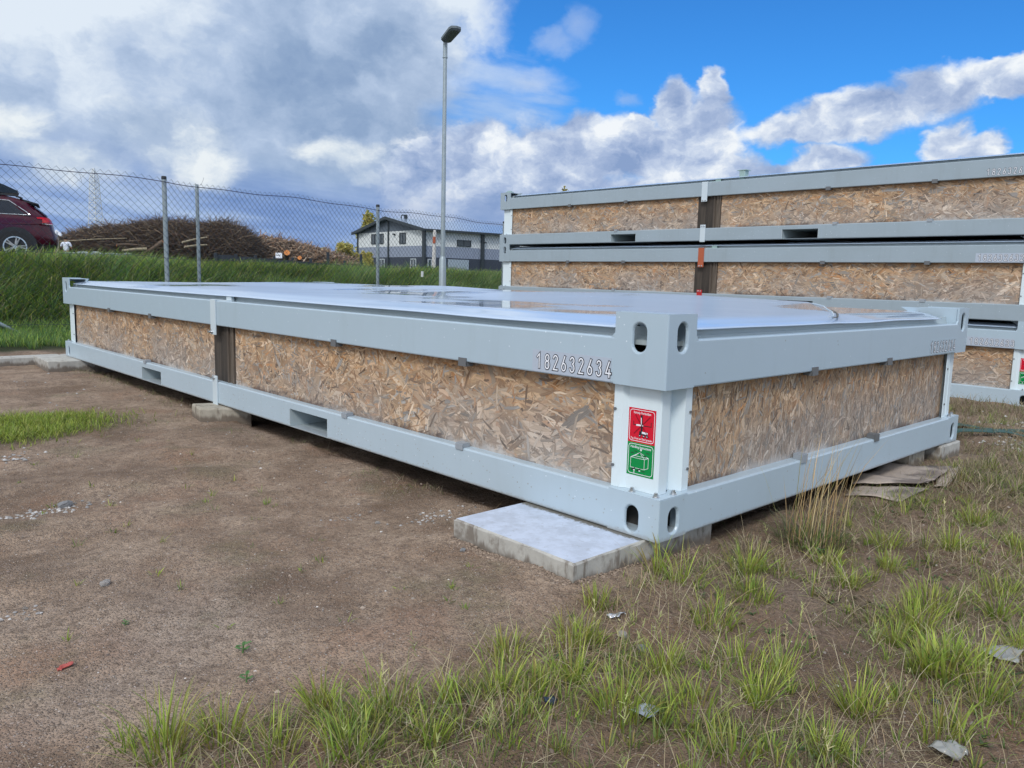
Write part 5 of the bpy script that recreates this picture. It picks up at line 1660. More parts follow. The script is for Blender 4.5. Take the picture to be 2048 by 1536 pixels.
def make_car(loc, rz):
    root = empty('estate_car', loc, rz); tag(root, 'dark red estate car with black roof box parked behind the fence', 'car')
    zs = [.27, .34, .45, .60, .75, .88, .98, 1.04, 1.10, 1.18, 1.26, 1.34, 1.40, 1.45, 1.475]
    R0 = lambda z: interp(z, [.27, .34, .50, .62, .70, .86, 1.0, 1.06, 1.3, 1.34, 1.40, 1.475], [.16, .06, .0, .03, .07, .09, .14, .22, .50, .50, .62, .95])
    R1 = lambda z: interp(z, [.27, .5, .7, .88, .98, 1.04, 1.2, 1.36, 1.475], [4.62, 4.70, 4.68, 4.45, 3.75, 3.52, 3.1, 2.75, 2.3])
    HWf = lambda z: interp(z, [.27, .45, .62, .88, 1.0, 1.06, 1.25, 1.40, 1.475], [.82, .88, .90, .89, .86, .83, .74, .66, .52])
    N = 40
    def loop(z, g=0.0):
        a, c, h = R0(z) - g, R1(z) + g, HWf(z) + g
        out_ = []
        for i in range(N):
            th = 2 * math.pi * i / N; ct, st = math.cos(th), math.sin(th); e_ = .30
            out_.append(((a + c) / 2 + (c - a) / 2 * math.copysign(abs(ct) ** e_, ct), h * math.copysign(abs(st) ** e_, st), z))
        return out_
    def loft(zl, g, name, m_, par, sel=None, smooth=True):
        b = MB(); loops = [loop(z, g) for z in zl]; b.add([p for l in loops for p in l], [])
        fs = []
        for r in range(len(zl) - 1):
            for i in range(N):
                f = (r * N + i, r * N + (i + 1) % N, (r + 1) * N + (i + 1) % N, (r + 1) * N + i)
                if sel is None or sel([b.v[q] for q in f]): fs.append(f)
        if sel is None: fs += [tuple(range(N))[::-1], tuple(range((len(zl) - 1) * N, len(zl) * N))]
        b.add([], []); b.f += fs; b.mi += [0] * len(fs)
        return b.build(name, m_, par, smooth=smooth)
    body = loft(zs, 0, 'body', M['car'], root)
    loft([.25, .30, .36, .42], .012, 'bumper_cladding', M['car_dark'], root)
    # rear screen, on the slope above the lights
    b = MB(); b.add([(.215, -.66, 1.065), (.215, .66, 1.065), (.47, .56, 1.29), (.47, -.56, 1.29)], [(0, 1, 2, 3)]); b.add([(.19, -.66, 1.06), (.19, .66, 1.06), (.445, .56, 1.295), (.445, -.56, 1.295)], [(0, 1, 2, 3)])
    b.build('rear_window', M['car_glass'], root)
    b = MB(); b.add([(.36, -.60, 1.325), (.36, .60, 1.325), (.72, .60, 1.425), (.72, -.60, 1.425), (.36, -.60, 1.300), (.36, .60, 1.300), (.60, .60, 1.34), (.60, -.60, 1.34)], [(0, 1, 2, 3), (4, 7, 6, 5), (0, 4, 5, 1), (0, 3, 7, 4), (1, 5, 6, 2)]); b.build('spoiler', M['car_dark'], root)
    for s in (-1, 1):
        yy = lambda z, g=.006: s * (HWf(z) * .992 + g)
        # side glass: one pane per door
        for (x0, x1, x2, x3) in ((.60, 1.52, 1.55, .90), (1.62, 2.62, 2.45, 1.64), (2.72, 3.40, 2.78, 2.56)):
            b = MB(); zb, zm, zt = 1.055, 1.20, 1.345
            P_ = [(x0, yy(zb), zb), (x1, yy(zb), zb), ((x1 + x2) / 2, yy(zm), zm), (x2, yy(zt), zt), (x3, yy(zt), zt), ((x0 + x3) / 2 + .02, yy(zm), zm)]
            b.add(P_, [(0, 1, 2, 5), (5, 2, 3, 4)]); b.build('side_window', M['car_glass'], root)
        b = MB(); b.tube([(3.4, yy(1.05), 1.05), (.52, yy(1.05), 1.05), (.60, yy(1.12), 1.12), (.92, yy(1.345), 1.355), (1.5, yy(1.37), 1.372), (2.4, yy(1.37), 1.372)], .010, 5); b.build('window_trim', M['chrome'], root)
        b = MB(); b.tube([(.66, s * .60, 1.42), (.80, s * .60, 1.475), (1.4, s * .59, 1.50), (2.3, s * .59, 1.49), (2.6, s * .58, 1.44)], .020, 6); b.build('roof_rail', M['car_dark'], root)
        # lamp wraps round the corner
        z0, z1 = .87, 1.02
        loft([z0, .92, .98, z1], .008, 'taillight', M['taillight'], root, sel=lambda q: all(p[0] < .44 - (1.02 - p[2]) * .9 and p[1] * s > .25 for p in q))
        b = MB(); b.tube([(.30, yy(.875), .868), (.17, s * .80, .862), (.10, s * .70, .858)], .012, 5); b.build('lamp_trim', M['chrome'], root)
        b = MB(); b.tube([(.15, s * .86, .90), (.40, yy(.85, 0), .87), (.9, yy(.84, 0), .845), (3.6, yy(.84, 0), .83)], .010, 4); b.build('side_crease', M['car'], root)
        for wx in (.84, 3.58):
            R = .345
            def disc(r0, r1, ya, yb, name, m_, par, n=28):
                b = MB(); vs = []; fs = []
                for i in range(n):
                    a = 2 * math.pi * i / n; ca, sa = math.cos(a), math.sin(a)
                    vs += [(wx + r1 * ca, s * ya, .345 + r1 * sa), (wx + r1 * ca, s * yb, .345 + r1 * sa), (wx + r0 * ca, s * yb, .345 + r0 * sa), (wx + r0 * ca, s * ya, .345 + r0 * sa)]
                for i in range(n):
                    j = (i + 1) % n
                    for q in range(4): fs.append((i * 4 + q, j * 4 + q, j * 4 + (q + 1) % 4, i * 4 + (q + 1) % 4))
                b.add(vs, fs); return b.build(name, m_, par, smooth=False)
            disc(.0, .435, .70, .910, 'wheel_arch', M['car_dark'], root)
            wh = empty('wheel', (0, 0, 0), 0, root); KIDS.setdefault(root, []).append(wh)
            disc(.225, R, .72, .925, 'tyre', M['tyre'], wh)
            disc(.205, .230, .90, .932, 'rim', M['rim'], wh)
            disc(.0, .045, .90, .934, 'hub', M['rim'], wh, 12)
            for q in range(10):
                a = q // 2 * math.pi * .4 + (q % 2) * .30 + .5
                b = MB(); ca, sa = math.cos(a), math.sin(a)
                b.tube([(wx + .03 * ca, s * .925, .345 + .03 * sa), (wx + .21 * ca, s * .928, .345 + .21 * sa)], [.020, .016], 5); b.build('spoke', M['rim'], wh)
    for x_ in (1.15, 2.0):
        b = MB(); b.box(x_ - .03, x_ + .03, -.62, .62, 1.50, 1.535); b.build('roof_bar', M['car_dark'], root)
    b = MB(); pr = [(.78, 1.545), (.76, 1.60), (1.02, 1.72), (1.30, 1.80), (2.5, 1.80), (2.95, 1.66), (2.98, 1.60), (2.9, 1.545)]
    b.ext(pr, 1, -.40, .40); b.build('roof_box', M['roofbox'], root)
    b = MB(); b.tube([(.10, -.25, .42), (.05, -.25, .38)], .03, 6); b.build('exhaust', M['chrome'], root)
    b = MB(); b.box(.02, .04, -.26, .26, .62, .74); b.build('number_plate', M['white'], root)
    return root


# forward direction of the car is image-left
rzc = math.radians(166)
car = make_car((3.33, 19.80, .80), rzc)
car.scale = (1.0, 1.0, 1.0)

# person in a white T-shirt, seen from behind
def skin_body(name, verts, edges, radii, m_, parent, sub=2):
    me = bpy.data.meshes.new(name); me.from_pydata(verts, edges, []); o = bpy.data.objects.new(name, me); COL.objects.link(o); o.parent = parent
    sk = o.modifiers.new('skin', 'SKIN'); sk.use_smooth_shade = True
    for i, r in enumerate(radii): me.skin_vertices[0].data[i].radius = (r, r * .85) if not isinstance(r, tuple) else r
    me.skin_vertices[0].data[0].use_root = True
    o.modifiers.new('sub', 'SUBSURF').levels = sub
    me.materials.append(m_)
    return o


M['skin'] = mat('skin', (.35, .19, .13), .6); M['shirt'] = mat('white_shirt', (.70, .74, .82), .8); M['jeans'] = mat('blue_jeans', (.05, .08, .14), .85); M['hair'] = mat('dark_hair', (.02, .015, .012), .7)
def person(loc, rz):
    r = empty('person', loc, rz); tag(r, 'person in white T-shirt and blue trousers standing behind the bank by the brush', 'person')
    v_ = [(0, 0, .95), (0, 0, 1.12), (0, .01, 1.32), (0, .01, 1.44), (0, 0, 1.52), (0, -.01, 1.62), (0, -.015, 1.74),
          (.10, 0, .90), (.11, .02, .50), (.12, -.02, .09), (.12, .12, .03), (-.10, 0, .90), (-.11, -.03, .50), (-.12, -.05, .09), (-.12, .09, .03),
          (.19, .01, 1.40), (.27, .02, 1.14), (.20, .20, 1.02), (.14, .27, 1.04), (-.19, .01, 1.40), (-.28, .04, 1.15), (-.24, .24, 1.12), (-.18, .32, 1.14)]
    e_ = [(0, 1), (1, 2), (2, 3), (3, 4), (4, 5), (5, 6), (0, 7), (7, 8), (8, 9), (9, 10), (0, 11), (11, 12), (12, 13), (13, 14), (3, 15), (15, 16), (16, 17), (17, 18), (3, 19), (19, 20), (20, 21), (21, 22)]
    rd = [.135, .13, .15, .12, .055, .085, .075, .09, .065, .045, .035, .09, .065, .045, .035, .062, .045, .032, .030, .062, .045, .032, .030]
    skin_body('body', v_, e_, rd, M['skin'], r)
    skin_body('shirt', [(0, 0, .93), (0, 0, 1.12), (0, .01, 1.32), (0, .01, 1.44), (.20, .01, 1.39), (.27, .02, 1.20), (-.20, .01, 1.39), (-.28, .03, 1.20)],
              [(0, 1), (1, 2), (2, 3), (3, 4), (4, 5), (3, 6), (6, 7)], [.165, .16, .175, .125, .085, .066, .085, .066], M['shirt'], r)
    skin_body('trousers', [(0, 0, .93), (.10, 0, .84), (.11, .02, .50), (.12, -.02, .10), (-.10, 0, .84), (-.11, -.03, .50), (-.12, -.05, .10)],
              [(0, 1), (1, 2), (2, 3), (0, 4), (4, 5), (5, 6)], [.15, .105, .08, .07, .105, .08, .07], M['jeans'], r)
    skin_body('hair', [(0, -.035, 1.60), (0, -.035, 1.68), (0, -.02, 1.75)], [(0, 1), (1, 2)], [.088, .108, .088], M['hair'], r)
    for k, s in enumerate((-1, 1)):
        b = MB(); b.box(s * .115 - .05, s * .115 + .05, -.08, .19, 0, .08, .02); b.build('shoe', M['cap'], r)


person((10.30, 47.10, .60), math.radians(-38))

# brush and log piles
BARK = [(.10, .068, .045), (.16, .11, .075), (.065, .045, .035), (.22, .16, .11), (.30, .24, .17)]
def stick_pile(name, A, Bp, n, hfn, wfn, pal, lens, rad, label, seed, twig=0.5, core=None):
    rg = np.random.default_rng(seed)
    t_ = rg.random(n); A = np.array(A); Bp = np.array(Bp); ax = (Bp - A); Ln = np.hypot(*ax); ax = ax / Ln; nr = np.array([-ax[1], ax[0]])
    q = rg.normal(0, .36, n).clip(-1, 1)
    hh = np.array([hfn(a) for a in t_]); ww = np.array([wfn(a) for a in t_])
    surf = rg.random(n) ** .38
    z = PZ + hh * (1 - q ** 2) * surf
    C_ = A[None] + ax[None] * (t_ * Ln)[:, None] + nr[None] * (q * ww)[:, None]
    L = rg.uniform(*lens, n); big = rg.random(n) < twig
    r_ = rg.uniform(*rad, n) * np.where(big, .45, 1.2)
    a = rg.normal(0, .7, n) + math.atan2(ax[1], ax[0]); el = rg.normal(0, .38, n)
    tp = rg.random(n) < .10; el = np.where(tp & (surf > .8), rg.uniform(.5, 1.35, n), el)
    D = np.stack([np.cos(a) * np.cos(el), np.sin(a) * np.cos(el), np.sin(el)], 1)
    S3 = np.cross(D, [0, 0, 1.]); S3 /= np.linalg.norm(S3, axis=1)[:, None]; U3 = np.cross(S3, D)
    ctr = np.stack([C_[:, 0], C_[:, 1], z], 1)
    bendv = (S3 * rg.normal(0, .12, (n, 1)) + U3 * rg.normal(0, .10, (n, 1))) * L[:, None]
    rings = []
    for k, (f, rr) in enumerate(((-.5, 1.0), (0.05, .85), (.5, .45))):
        base = ctr + D * (L * f)[:, None] + (bendv if k == 1 else 0)
        for m in range(3):
            an_ = m * 2.0944; rings.append(base + (S3 * math.cos(an_) + U3 * math.sin(an_)) * (r_ * rr)[:, None])
    V = np.stack(rings, 1).reshape(-1, 3); V[:, 2] = np.maximum(V[:, 2], PZ - .15)
    b_ = np.arange(n)[:, None] * 9
    Q = np.concatenate([b_ + np.array([o_ + m, o_ + (m + 1) % 3, o_ + 3 + (m + 1) % 3, o_ + 3 + m])[None] for o_ in (0, 3) for m in range(3)])
    T = np.concatenate([b_ + np.array([0, 2, 1])[None], b_ + np.array([6, 7, 8])[None]])
    pal = np.array(pal); c = pal[rg.integers(0, len(pal), n)] * rg.uniform(.6, 1.35, (n, 1))
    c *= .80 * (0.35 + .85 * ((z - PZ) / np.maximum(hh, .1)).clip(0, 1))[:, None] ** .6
    o = np_mesh(name, V, [Q, T], M['bark'], cols=np.repeat(c[:, None], 9, 1).reshape(-1, 3)); tag(o, label, 'brush pile', kind='stuff')


def bark_fn(t, b):
    a = t.new('ShaderNodeAttribute', attribute_name='col').outputs['Color']; t.put(b.inputs['Base Color'], a)


M['bark'] = mat('bark', rough=.9, fn=bark_fn)
M['bark_log'] = mat('log_bark', (.11, .075, .05), .9)
M['bark_pale'] = mat('log_pale', (.30, .25, .16), .85)
M['cut'] = mat('fresh_cut', (.60, .22, .06), .8)
M['cut_pale'] = mat('pale_cut', (.5, .42, .3), .8)
hA = lambda t_: float(np.interp(t_, [0, .06, .22, .36, .52, .71, .87, .97, 1], [1.1, 1.55, 2.05, 2.2, 2.6, 2.4, 2.6, 2.0, 1.5]))
stick_pile('brush_pile', (10.6, 49.8), (19.0, 42.9), 40000, hA, lambda t_: 2.6, BARK + [(.12, .085, .05), (.14, .08, .055), (.05, .035, .03), (.08, .05, .04)], (.4, 1.9), (.006, .026), 'high dark heap of cut branches and brush behind the bank at left', 5, twig=.75)
hB = lambda t_: float(np.interp(t_, [0, .2, .45, .6, .8, 1], [2.05, 1.85, 1.85, 1.60, 1.15, .75]))
stick_pile('log_pile', (17.8, 45.4), (25.6, 43.0), 11000, hB, lambda t_: 2.2, [(.34, .23, .15), (.48, .35, .24), (.26, .18, .12), (.55, .43, .31), (.18, .12, .09), (.42, .25, .15)], (.4, 1.4), (.014, .045), 'lower lighter heap of short sticks and split wood right of the brush', 6, twig=.4)


def log(p, d, L, r, m_, label, cutm='cut'):
    o = empty('log', p); tag(o, label, 'log')
    d = Vector(d).normalized(); b = MB(); b.tube([(0, 0, 0), tuple(d * L * .5 + Vector((0, 0, .03))), tuple(d * L)], [r, r * .9, r * .7], 8, cap=False); b.build('trunk_piece', M[m_], o, smooth=True)
    ref = Vector((0, 0, 1)) if abs(d.z) < .9 else Vector((1, 0, 0)); sd_ = d.cross(ref).normalized(); up_ = sd_.cross(d)
    b = MB(); b.add([tuple((sd_ * math.cos(i * .785) + up_ * math.sin(i * .785)) * r) for i in range(8)], [tuple(range(8))]); b.build('cut_face', M[cutm], o)


def dep(px, py, Z):
    return (px, py, Z)


def at(lat, up, Z):
    """point Z metres ahead, lat metres to the right and at height up"""
    f = Vector((.6861, .7275, 0)); r = Vector((.7275, -.6861, 0)); return Vector((CAMP[0], CAMP[1], 0)) + f * Z + r * lat + Vector((0, 0, up))


log(at(-18.9, 2.20, 43.0), (-.5, .3, -.45), 1.5, .11, 'bark_log', 'thick brown log with an orange cut end in the upper middle of the brush')
log(at(-19.6, 1.78, 42.6), (-1, .35, -.12), 1.2, .085, 'bark_pale', 'grey log with an orange cut end, lower in the middle of the brush')
log(at(-21.3, 1.95, 42.8), (1, -.1, .05), 1.0, .08, 'bark_log', 'brown log with a small cut end at the left of the brush middle')
log(at(-18.0, 2.2, 43.3), (.9, .1, .22), 1.5, .055, 'bark_pale', 'bare yellowish branch between the two fence posts, upper one', 'cut_pale')
log(at(-17.8, 1.95, 43.1), (.9, .1, .12), 1.3, .06, 'bark_pale', 'bare yellowish branch between the two fence posts, lower one', 'cut_pale')
log(at(-24.0, 2.05, 42.2), (1, -.75, .10), 3.4, .026, 'bark_pale', 'long thin pale branch lying across the left of the brush', 'cut_pale')
log(at(-12.4, 1.80, 43.5), (.4, .8, -.3), .9, .16, 'bark_log', 'short log with bright orange end on top of the light heap, left one')
log(at(-11.8, 1.55, 43.8), (.4, .8, -.3), .9, .12, 'bark_log', 'short log with bright orange end at the right tip of the light heap')

# lattice pylon far behind
M['pylon'] = mat('pylon_steel', (.62, .65, .66), .5)
def pylon(base, z1, label):
    o = empty('power_pylon', base); tag(o, label, 'pylon')
    H = z1 - base[2]; wd = lambda h: float(np.interp(h / H, [0, .35, .6, .9, 1], [3.2, 2.0, 1.5, 1.1, .15]))
    ang = .5; R2 = Matrix.Rotation(ang, 2)
    def cor(h):
        w_ = wd(h); return [Vector((*(R2 @ Vector((sx * w_, sy * w_))), h)) for sx, sy in ((-1, -1), (1, -1), (1, 1), (-1, 1))]
    hs = [0]
    while hs[-1] < H: hs.append(min(H, hs[-1] + max(1.1, wd(hs[-1]) * 1.25)))
    C4 = [cor(h) for h in hs]
    for k in range(4):
        b = MB(); b.tube([c[k] for c in C4], .13, 4); b.build('leg', M['pylon'], o)
    b = MB()
    for i in range(len(hs) - 1):
        for k in range(4):
            b.tube([C4[i][k], C4[i + 1][(k + 1) % 4]], .085, 3, False); b.tube([C4[i][(k + 1) % 4], C4[i + 1][k]], .085, 3, False); b.tube([C4[i][k], C4[i][(k + 1) % 4]], .085, 3, False)
    tag(b.build('bracing', M['pylon'], o), kind='stuff')
    for h in (H * .70, H * .86):
        b = MB(); w_ = wd(h); a = R2 @ Vector((1, 0))
        b.tube([(-a.x * w_ * 1.2, -a.y * w_ * 1.2, h), (a.x * w_ * 1.2, a.y * w_ * 1.2, h)], .10, 4); b.build('cross_arm', M['pylon'], o)
pylon((91.9, 331.0, PZ), 37.9, 'pale lattice power pylon rising behind the brush heap at left')

# ------------------------------------------------------------------ building with two-tone walls
def clad_fn(base, streakc=.08):
    def fn(t, b):
        co = obj_co(t); n = t.noise(t.vmath('MULTIPLY', co, (3, 3, .6)), 1.2, 5, .6)
        t.put(b.inputs['Base Color'], t.mix(t.ss(n, .4, .75, 0, .5), base, tuple(c * .72 for c in base)))
    return fn


M['b_white'] = mat('cladding_white', rough=.6, fn=clad_fn((.70, .73, .72)))
M['b_grey'] = mat('cladding_grey', rough=.5, fn=clad_fn((.26, .30, .38)))
M['b_dark'] = mat('plinth_dark', rough=.6, fn=clad_fn((.035, .045, .065)))
M['b_trim'] = mat('dark_trim', (.022, .032, .038), .5)
M['b_gable'] = mat('gable_grey', rough=.6, fn=clad_fn((.10, .125, .155)))
M['b_glass'] = mat('window_glass', (.03, .045, .055), .06)
M['b_door'] = mat('door_white', (.45, .50, .52), .4)
M['b_corr'] = mat('corrugated', (.36, .42, .46), .4, .3)


def roofpan_fn(t, b):
    co = obj_co(t); br = t.new('ShaderNodeTexBrick'); t.put(br.inputs['Vector'], t.comb(t.xyz(co)[0], t.mul(t.xyz(co)[1], 1.04), 0.0)); br.offset = 0
    t.put(br.inputs['Scale'], .62); t.put(br.inputs['Mortar Size'], .035); t.put(br.inputs['Color1'], (.30, .37, .48, 1)); t.put(br.inputs['Color2'], (.38, .45, .55, 1)); t.put(br.inputs['Mortar'], (.14, .18, .24, 1))
    t.put(b.inputs['Base Color'], br.outputs['Color'])


M['b_roof'] = mat('roof_panels', rough=.18, fn=roofpan_fn)
bd = empty('industrial_building', (50.392, 68.279, .82), math.radians(-4.99)); tag(bd, 'two storey white and grey building with dark gable roof beyond the bank', 'building')
BL, BW, EV, RD = 34.0, 15.5, 4.86, 6.25
def bpart(name, m_, boxes, c=0.0, par=None):
    b = MB()
    for q in boxes: b.box(*q, c)
    return b.build(name, M[m_], par or bd)
for nm, m_, z0, z1 in (('lower_wall', 'b_dark', -.3, 1.94), ('middle_wall', 'b_grey', 1.945, 3.155), ('upper_wall', 'b_white', 3.16, EV)):
    o_ = .0 if nm != 'lower_wall' else -.03
    bpart(nm, m_, [(0 - o_, .2 - o_, .0, BW, z0, z1), (.2, BL, -.0 - o_ * -0, .2, z0, z1), (BL - .2, BL, .2, BW, z0, z1), (.2, BL, BW - .2, BW, z0, z1)])
b = MB(); b.ext([(-.02, EV), (BW + .02, EV), (BW / 2, RD)], 0, .001, .18); b.build('gable_wall', M['b_gable'], bd)
for (y0, y1, s) in ((-.55, BW / 2, 1), (BW + .55, BW / 2, -1)):
    ze = EV - .10
    b = MB(); b.add([(-.5, y0, ze), (BL + .5, y0, ze), (BL + .5, y1, RD + .10), (-.5, y1, RD + .10), (-.5, y0, ze + .12), (BL + .5, y0, ze + .12), (BL + .5, y1, RD + .22), (-.5, y1, RD + .22)],
                    [(0, 1, 2, 3), (4, 7, 6, 5), (0, 4, 5, 1), (3, 2, 6, 7), (0, 3, 7, 4), (1, 5, 6, 2)]); b.build('roof_slope', M['b_roof'], bd)
    b = MB(); b.add([(-.62, y0, ze - .12), (-.51, y0, ze - .12), (-.51, y1, RD - .02), (-.62, y1, RD - .02), (-.62, y0, ze + .20), (-.51, y0, ze + .20), (-.51, y1, RD + .30), (-.62, y1, RD + .30)],
                    [(0, 1, 2, 3), (4, 7, 6, 5), (0, 4, 5, 1), (3, 2, 6, 7), (0, 3, 7, 4), (1, 5, 6, 2)]); b.build('barge_board', M['b_trim'], bd)
bpart('eaves_gutter', 'b_trim', [(-.6, BL + .6, -.75, -.56, EV - .16, EV + .06)])
for y0 in (.0, 7.75, BW - .18): bpart('gable_pilaster', 'b_trim', [(-.12 if y0 else -.20, -.005, y0 - .02 if y0 else -.25, y0 + .20 if y0 else .28, -.3, EV + (0 if y0 != 7.75 else 1.2))])
for x0 in (7.4, 14.8, 22.2, 29.6): bpart('side_pilaster', 'b_trim', [(x0, x0 + .40, -.22, -.005, -.3, EV)])
def win(y0, y1, z0, z1, gable=True, name='window', bars=1):
    f = MB(); t_ = .10
    def bx(bb, a0, a1, z0_, z1_, d0, d1):
        bb.box(-d1, -d0, a0, a1, z0_, z1_) if gable else bb.box(a0, a1, -d1, -d0, z0_, z1_)
    for q in ((y0, y1, z0, z0 + t_), (y0, y1, z1 - t_, z1), (y0, y0 + t_, z0 + t_, z1 - t_), (y1 - t_, y1, z0 + t_, z1 - t_)): bx(f, *q, .006, .07)
    for k in range(bars):
        m = y0 + (y1 - y0) * (k + 1) / (bars + 1); bx(f, m - .04, m + .04, z0 + t_, z1 - t_, .006, .06)
    w_ = f.build(name, M['b_trim'] if name == 'window' else M['b_door'], bd)
    g = MB(); bx(g, y0 + t_, y1 - t_, z0 + t_, z1 - t_, .004, .020); g.build('pane', M['b_glass'], w_)
win(10.45, 11.95, 3.5, 4.68); win(9.0, 10.3, 3.5, 4.68); win(3.95, 5.35, 3.42, 4.66)
win(4.15, 6.05, 3.25, 3.98, False)
for y0, y1 in ((12.0, 13.9), (8.7, 10.35), (1.7, 2.9)): win(y0, y1, -.2, 1.78, True, 'glazed_door')
win(.35, 1.3, -.2, 1.75, False, 'glazed_door'); win(1.9, 2.3, -.2, 1.75, False, 'glazed_door')
b = MB(); pr = []
for i in range(41): pr.append((2.85 + i * .07, -.25 - (.04 if i % 2 else 0)))
b.ext(pr + [(5.65, -.20), (2.85, -.20)], 2, -.3, 1.80); b.build('corrugated_shutter', M['b_corr'], bd)
bpart('chimney_vent', 'b_trim', [(2.0, 2.3, BW / 2 - .2, BW / 2 + .1, RD + .1, RD + .65)])
b = MB(); b.tube([(1.6, BW / 2, RD + .1), (1.6, BW / 2, RD + .55), (2.0, BW / 2, RD + .62)], .07, 6); b.build('vent_pipe', M['b_trim'], bd)
bpart('security_camera', 'b_trim', [(7.7, 8.0, -.35, -.01, 3.75, 3.9)])
bpart('wall_light', 'b_trim', [(-.25, -.01, 6.3, 6.6, 4.45, 4.6)])

# leaning banner pole, yard fence and small sign
o = empty('banner_pole', (26.1, 35.05, PZ)); tag(o, 'whitish round pole with a red mark beside the lamp, before the building', 'pole')
b = MB(); b.tube([(0, 0, -.1), (.05, 0, 2.38), (.05, 0, 2.50)], [.12, .10, .06], 10); b.build('pole_shaft', mat('pale_wood', rough=.8, fn=wood_fn((.40, .38, .35), (.62, .61, .58), (9, 9, 1.2))), o, smooth=True)
b = MB(); b.tube([(-.012, -.035, 1.75), (.0, -.035, 2.12)], [.086, .086], 8); b.build('red_mark', M['orange'], o)
yf = empty('yard_fence', tuple(at(-10.0, PZ, 41.5))); tag(yf, 'low dark board fence with posts between the wood heap and building', 'fence')
a0, a1 = at(-15.2, PZ, 40.5), at(-8.9, PZ, 46.0); O_ = Vector(yf.location)
M['fence_dark'] = mat('dark_fence', (.03, .037, .047), .7)
for k in range(2):
    for i in range(8):
        p, q = a0.lerp(a1, i / 8), a0.lerp(a1, (i + 1) / 8 - .004)
        d = (q - p).normalized(); s_ = Vector((-d.y, d.x, 0)) * .03; z0 = .02 + k * .36 - .050 * i; h = .33
        b = MB(); P4 = [p - s_, q - s_, q + s_, p + s_]
        b.add([tuple(v_ - O_ + Vector((0, 0, z0))) for v_ in P4] + [tuple(v_ - O_ + Vector((0, 0, z0 + h))) for v_ in P4], [(0, 1, 2, 3), (4, 7, 6, 5), (0, 4, 5, 1), (1, 5, 6, 2), (2, 6, 7, 3), (3, 7, 4, 0)])
        b.build('board', M['fence_dark'], yf)
for i in range(9):
    p = a0.lerp(a1, i / 8) - O_; b = MB(); hh = .80 - .02 * i + (.40 if i in (6, 8) else 0)
    b.box(p.x - .07, p.x + .07, p.y - .12, p.y - .03, -.1, hh); b.build('post', M['fence_dark'], yf)
o = empty('small_sign', tuple(at(-8.78, PZ, 29.7))); tag(o, 'small white sign on a post standing above the bank grass', 'sign'); o.rotation_euler = (0, 0, IMG_RIGHT)
b = MB(); b.box(-.11, .13, -.01, .01, .42, .62, .002); p_ = b.build('sign_board', M['white'], o)
b = MB(); b.box(-.02, .02, .012, .05, -.1, .60); b.build('sign_post', M['b_trim'], o)
b = MB(); b.box(-.08, .06, -.0125, -.0105, .515, .545); b.build('print_line', M['clip'], p_)
o = empty('wooden_post', tuple(at(-20.0, PZ, 35.0))); tag(o, 'upright wooden post with a white top between car and person', 'post')
b = MB(); b.box(-.05, .05, -.04, .04, -.2, 1.35); b.build('shaft', M['card'], o); b = MB(); b.add([(-.10, -.05, 1.36), (.18, -.05, 1.22), (.20, -.05, 1.30), (-.03, -.05, 1.50), (-.10, .05, 1.36), (.18, .05, 1.22), (.20, .05, 1.30), (-.03, .05, 1.50)], [(0, 1, 2, 3), (7, 6, 5, 4), (0, 4, 5, 1), (3, 2, 6, 7), (1, 5, 6, 2), (0, 3, 7, 4)]); b.build('top_bracket', M['white'], o)
o.rotation_euler = (0, 0, IMG_RIGHT)
for k, (lat, zz, lab) in enumerate(((-22.1, .0, 'wooden pallet standing on edge behind the car tail, left one'), (-21.2, .0, 'wooden pallet standing on edge behind the car tail, right one'))):
    o = empty('pallet', tuple(at(lat, PZ, 36.0 + k * .1)), IMG_RIGHT); tag(o, lab, 'pallet', 'pallets behind the car')
    for i in range(5):
        b = MB(); b.box(-.48 + i * .22, -.48 + i * .22 + .11, -.01, .01, .02, .98); b.build('slat', M['bark_pale'], o)
    for z0 in (.05, .45, .85):
        b = MB(); b.box(-.5, .5, .012, .09, z0, z0 + .09); b.build('crossbar', M['bark_log'], o)
o = empty('white_wrap', tuple(at(-20.2, PZ, 38.5)), IMG_RIGHT); o.name = 'plastic_sheet'
b = MB(); pr = [(-1.6 + i * .2, .10 + .50 + .05 * math.sin(i * 1.7) + .03 * math.sin(i * 4.1)) for i in range(17)]
b.ext(pr + [(1.6, .0), (-1.6, .0)], 1, -.2, .3); b.build('crumpled_sheet', M['plastic'], o); tag(o, 'pale plastic sheeting lying in front of the brush, right of the person', 'plastic sheet')

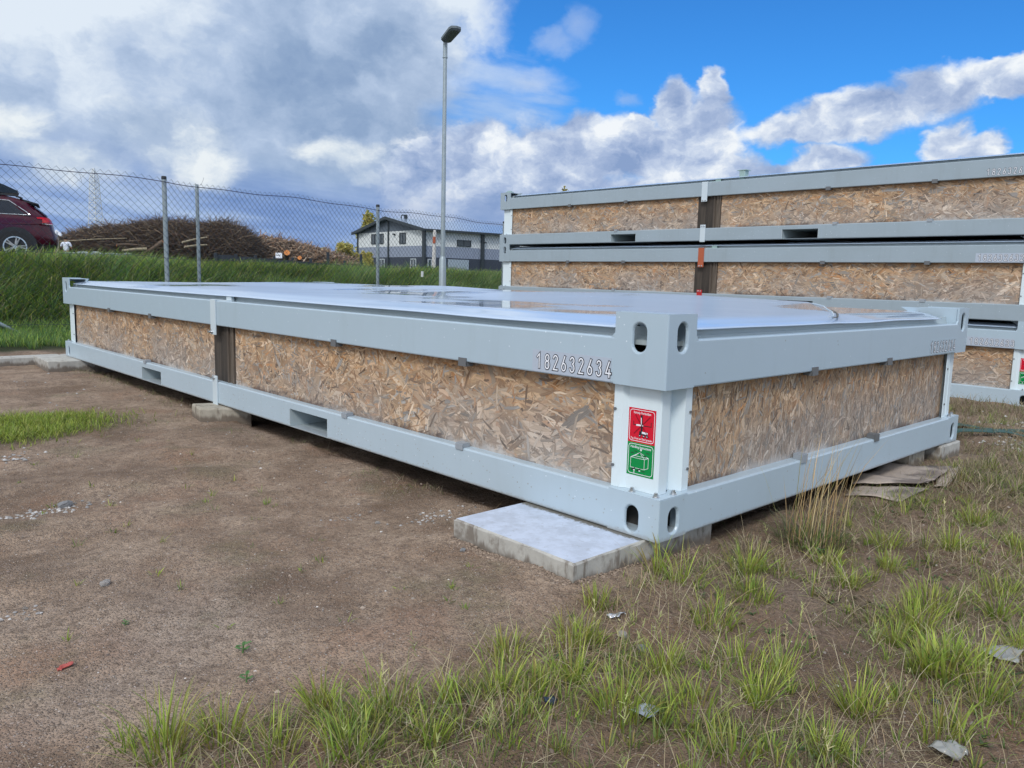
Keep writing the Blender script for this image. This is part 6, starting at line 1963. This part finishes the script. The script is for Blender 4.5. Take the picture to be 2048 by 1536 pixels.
# ------------------------------------------------------------------ trees beyond
def tree(name, base, h, rw, pal, label, n, seed, leaf=.16, lobes=7, trunk=.10, zmin=.18, group=None):
    rg = np.random.default_rng(seed); r = empty(name, tuple(base)); tag(r, label, 'tree' if 'bush' not in name else 'bush', group)
    LB = []
    for i in range(lobes):
        a = rg.uniform(0, 6.28); q = rg.uniform(0, .62) * rw; zc = h * rg.uniform(zmin + .15, .88)
        LB.append((q * math.cos(a), q * math.sin(a), zc, rw * rg.uniform(.28, .5) * (1.1 - .45 * zc / h), h * rg.uniform(.10, .2)))
    b = MB(); b.tube([(0, 0, -.2), (.04 * rw, 0, h * .4), (0, .03 * rw, h * .75)], [trunk, trunk * .7, trunk * .25], 7); b.build('trunk', M['bark_log'], r)
    for i in range(min(lobes, 6)):
        L_i = LB[i]; b = MB(); b.tube([(0, 0, h * (.15 + .08 * i)), (L_i[0] * .5, L_i[1] * .5, (h * (.15 + .08 * i) + L_i[2]) / 2), (L_i[0], L_i[1], L_i[2])], [trunk * .5, trunk * .3, trunk * .1], 5); b.build('limb', M['bark_log'], r)
    k = rg.integers(0, lobes, n); LBa = np.array(LB)
    d = rg.normal(0, 1, (n, 3)); d /= np.linalg.norm(d, axis=1)[:, None]; rr_ = rg.random(n) ** .38 * rg.uniform(.75, 1.22, n)
    C_ = LBa[k, :3] + d * np.stack([LBa[k, 3], LBa[k, 3], LBa[k, 4]], 1) * rr_[:, None]
    C_[:, 2] = np.maximum(C_[:, 2], .05)
    t1 = rg.normal(0, 1, (n, 3)); t1 /= np.linalg.norm(t1, axis=1)[:, None]; t2 = np.cross(t1, rg.normal(0, 1, (n, 3))); t2 /= np.linalg.norm(t2, axis=1)[:, None]
    s = leaf * rg.uniform(.5, 1.2, (n, 1))
    V = np.stack([C_ - t1 * s, C_ + t2 * s * .5, C_ + t1 * s, C_ - t2 * s * .5], 1).reshape(-1, 3)
    pal = np.array(pal); c = pal[rg.integers(0, len(pal), n)] * rg.uniform(.7, 1.3, (n, 1))
    o = np_mesh('crown', V, np.arange(n * 4).reshape(n, 4), M['blade'], cols=np.repeat(c[:, None], 4, 1).reshape(-1, 3), parent=r); tag(o, kind='stuff')


YEL = [(.52, .45, .13), (.42, .40, .12), (.62, .53, .18), (.32, .33, .11), (.48, .38, .14)]
gb = 'yellowing bushes beyond the yard'
for i, (lat, Z, h, rw, lab) in enumerate([(-16.0, 62, 2.0, 1.9, 'rounded yellow green bush directly right of the wood heap'), (-14.9, 64, 1.9, 1.6, 'low yellow green bush, second from the wood heap'),
                                         (-13.6, 63, 2.75, 1.3, 'tallest yellow green bush, with a pointed top left of the building'), (-12.9, 64, 1.9, 1.5, 'low bush right of the pointed bush'),
                                         (-12.3, 66, 2.1, .9, 'yellow green bush close to the left corner of the building'), (-17.0, 61, 1.8, 1.8, 'lowest yellow bush half hidden by the wood heap')]):
    tree('bush', at(lat, PZ - .1, Z), h, rw, YEL, lab, 5200, 60 + i, .085, 18, .04, -.05, gb)
tree('tree', at(-20.2, PZ, 112), 8.4, 2.6, YEL + [(.30, .30, .06)], 'yellow green tree top showing over the left half of the gable roof', 3000, 80, .3, 9, .2)
tree('tree', at(3.85, PZ, 62), 7.5, 1.4, [(.42, .36, .12), (.34, .30, .10), (.5, .45, .2)], 'pale yellow tree tip just above the top container pack', 2500, 82, .16, 8, .12)
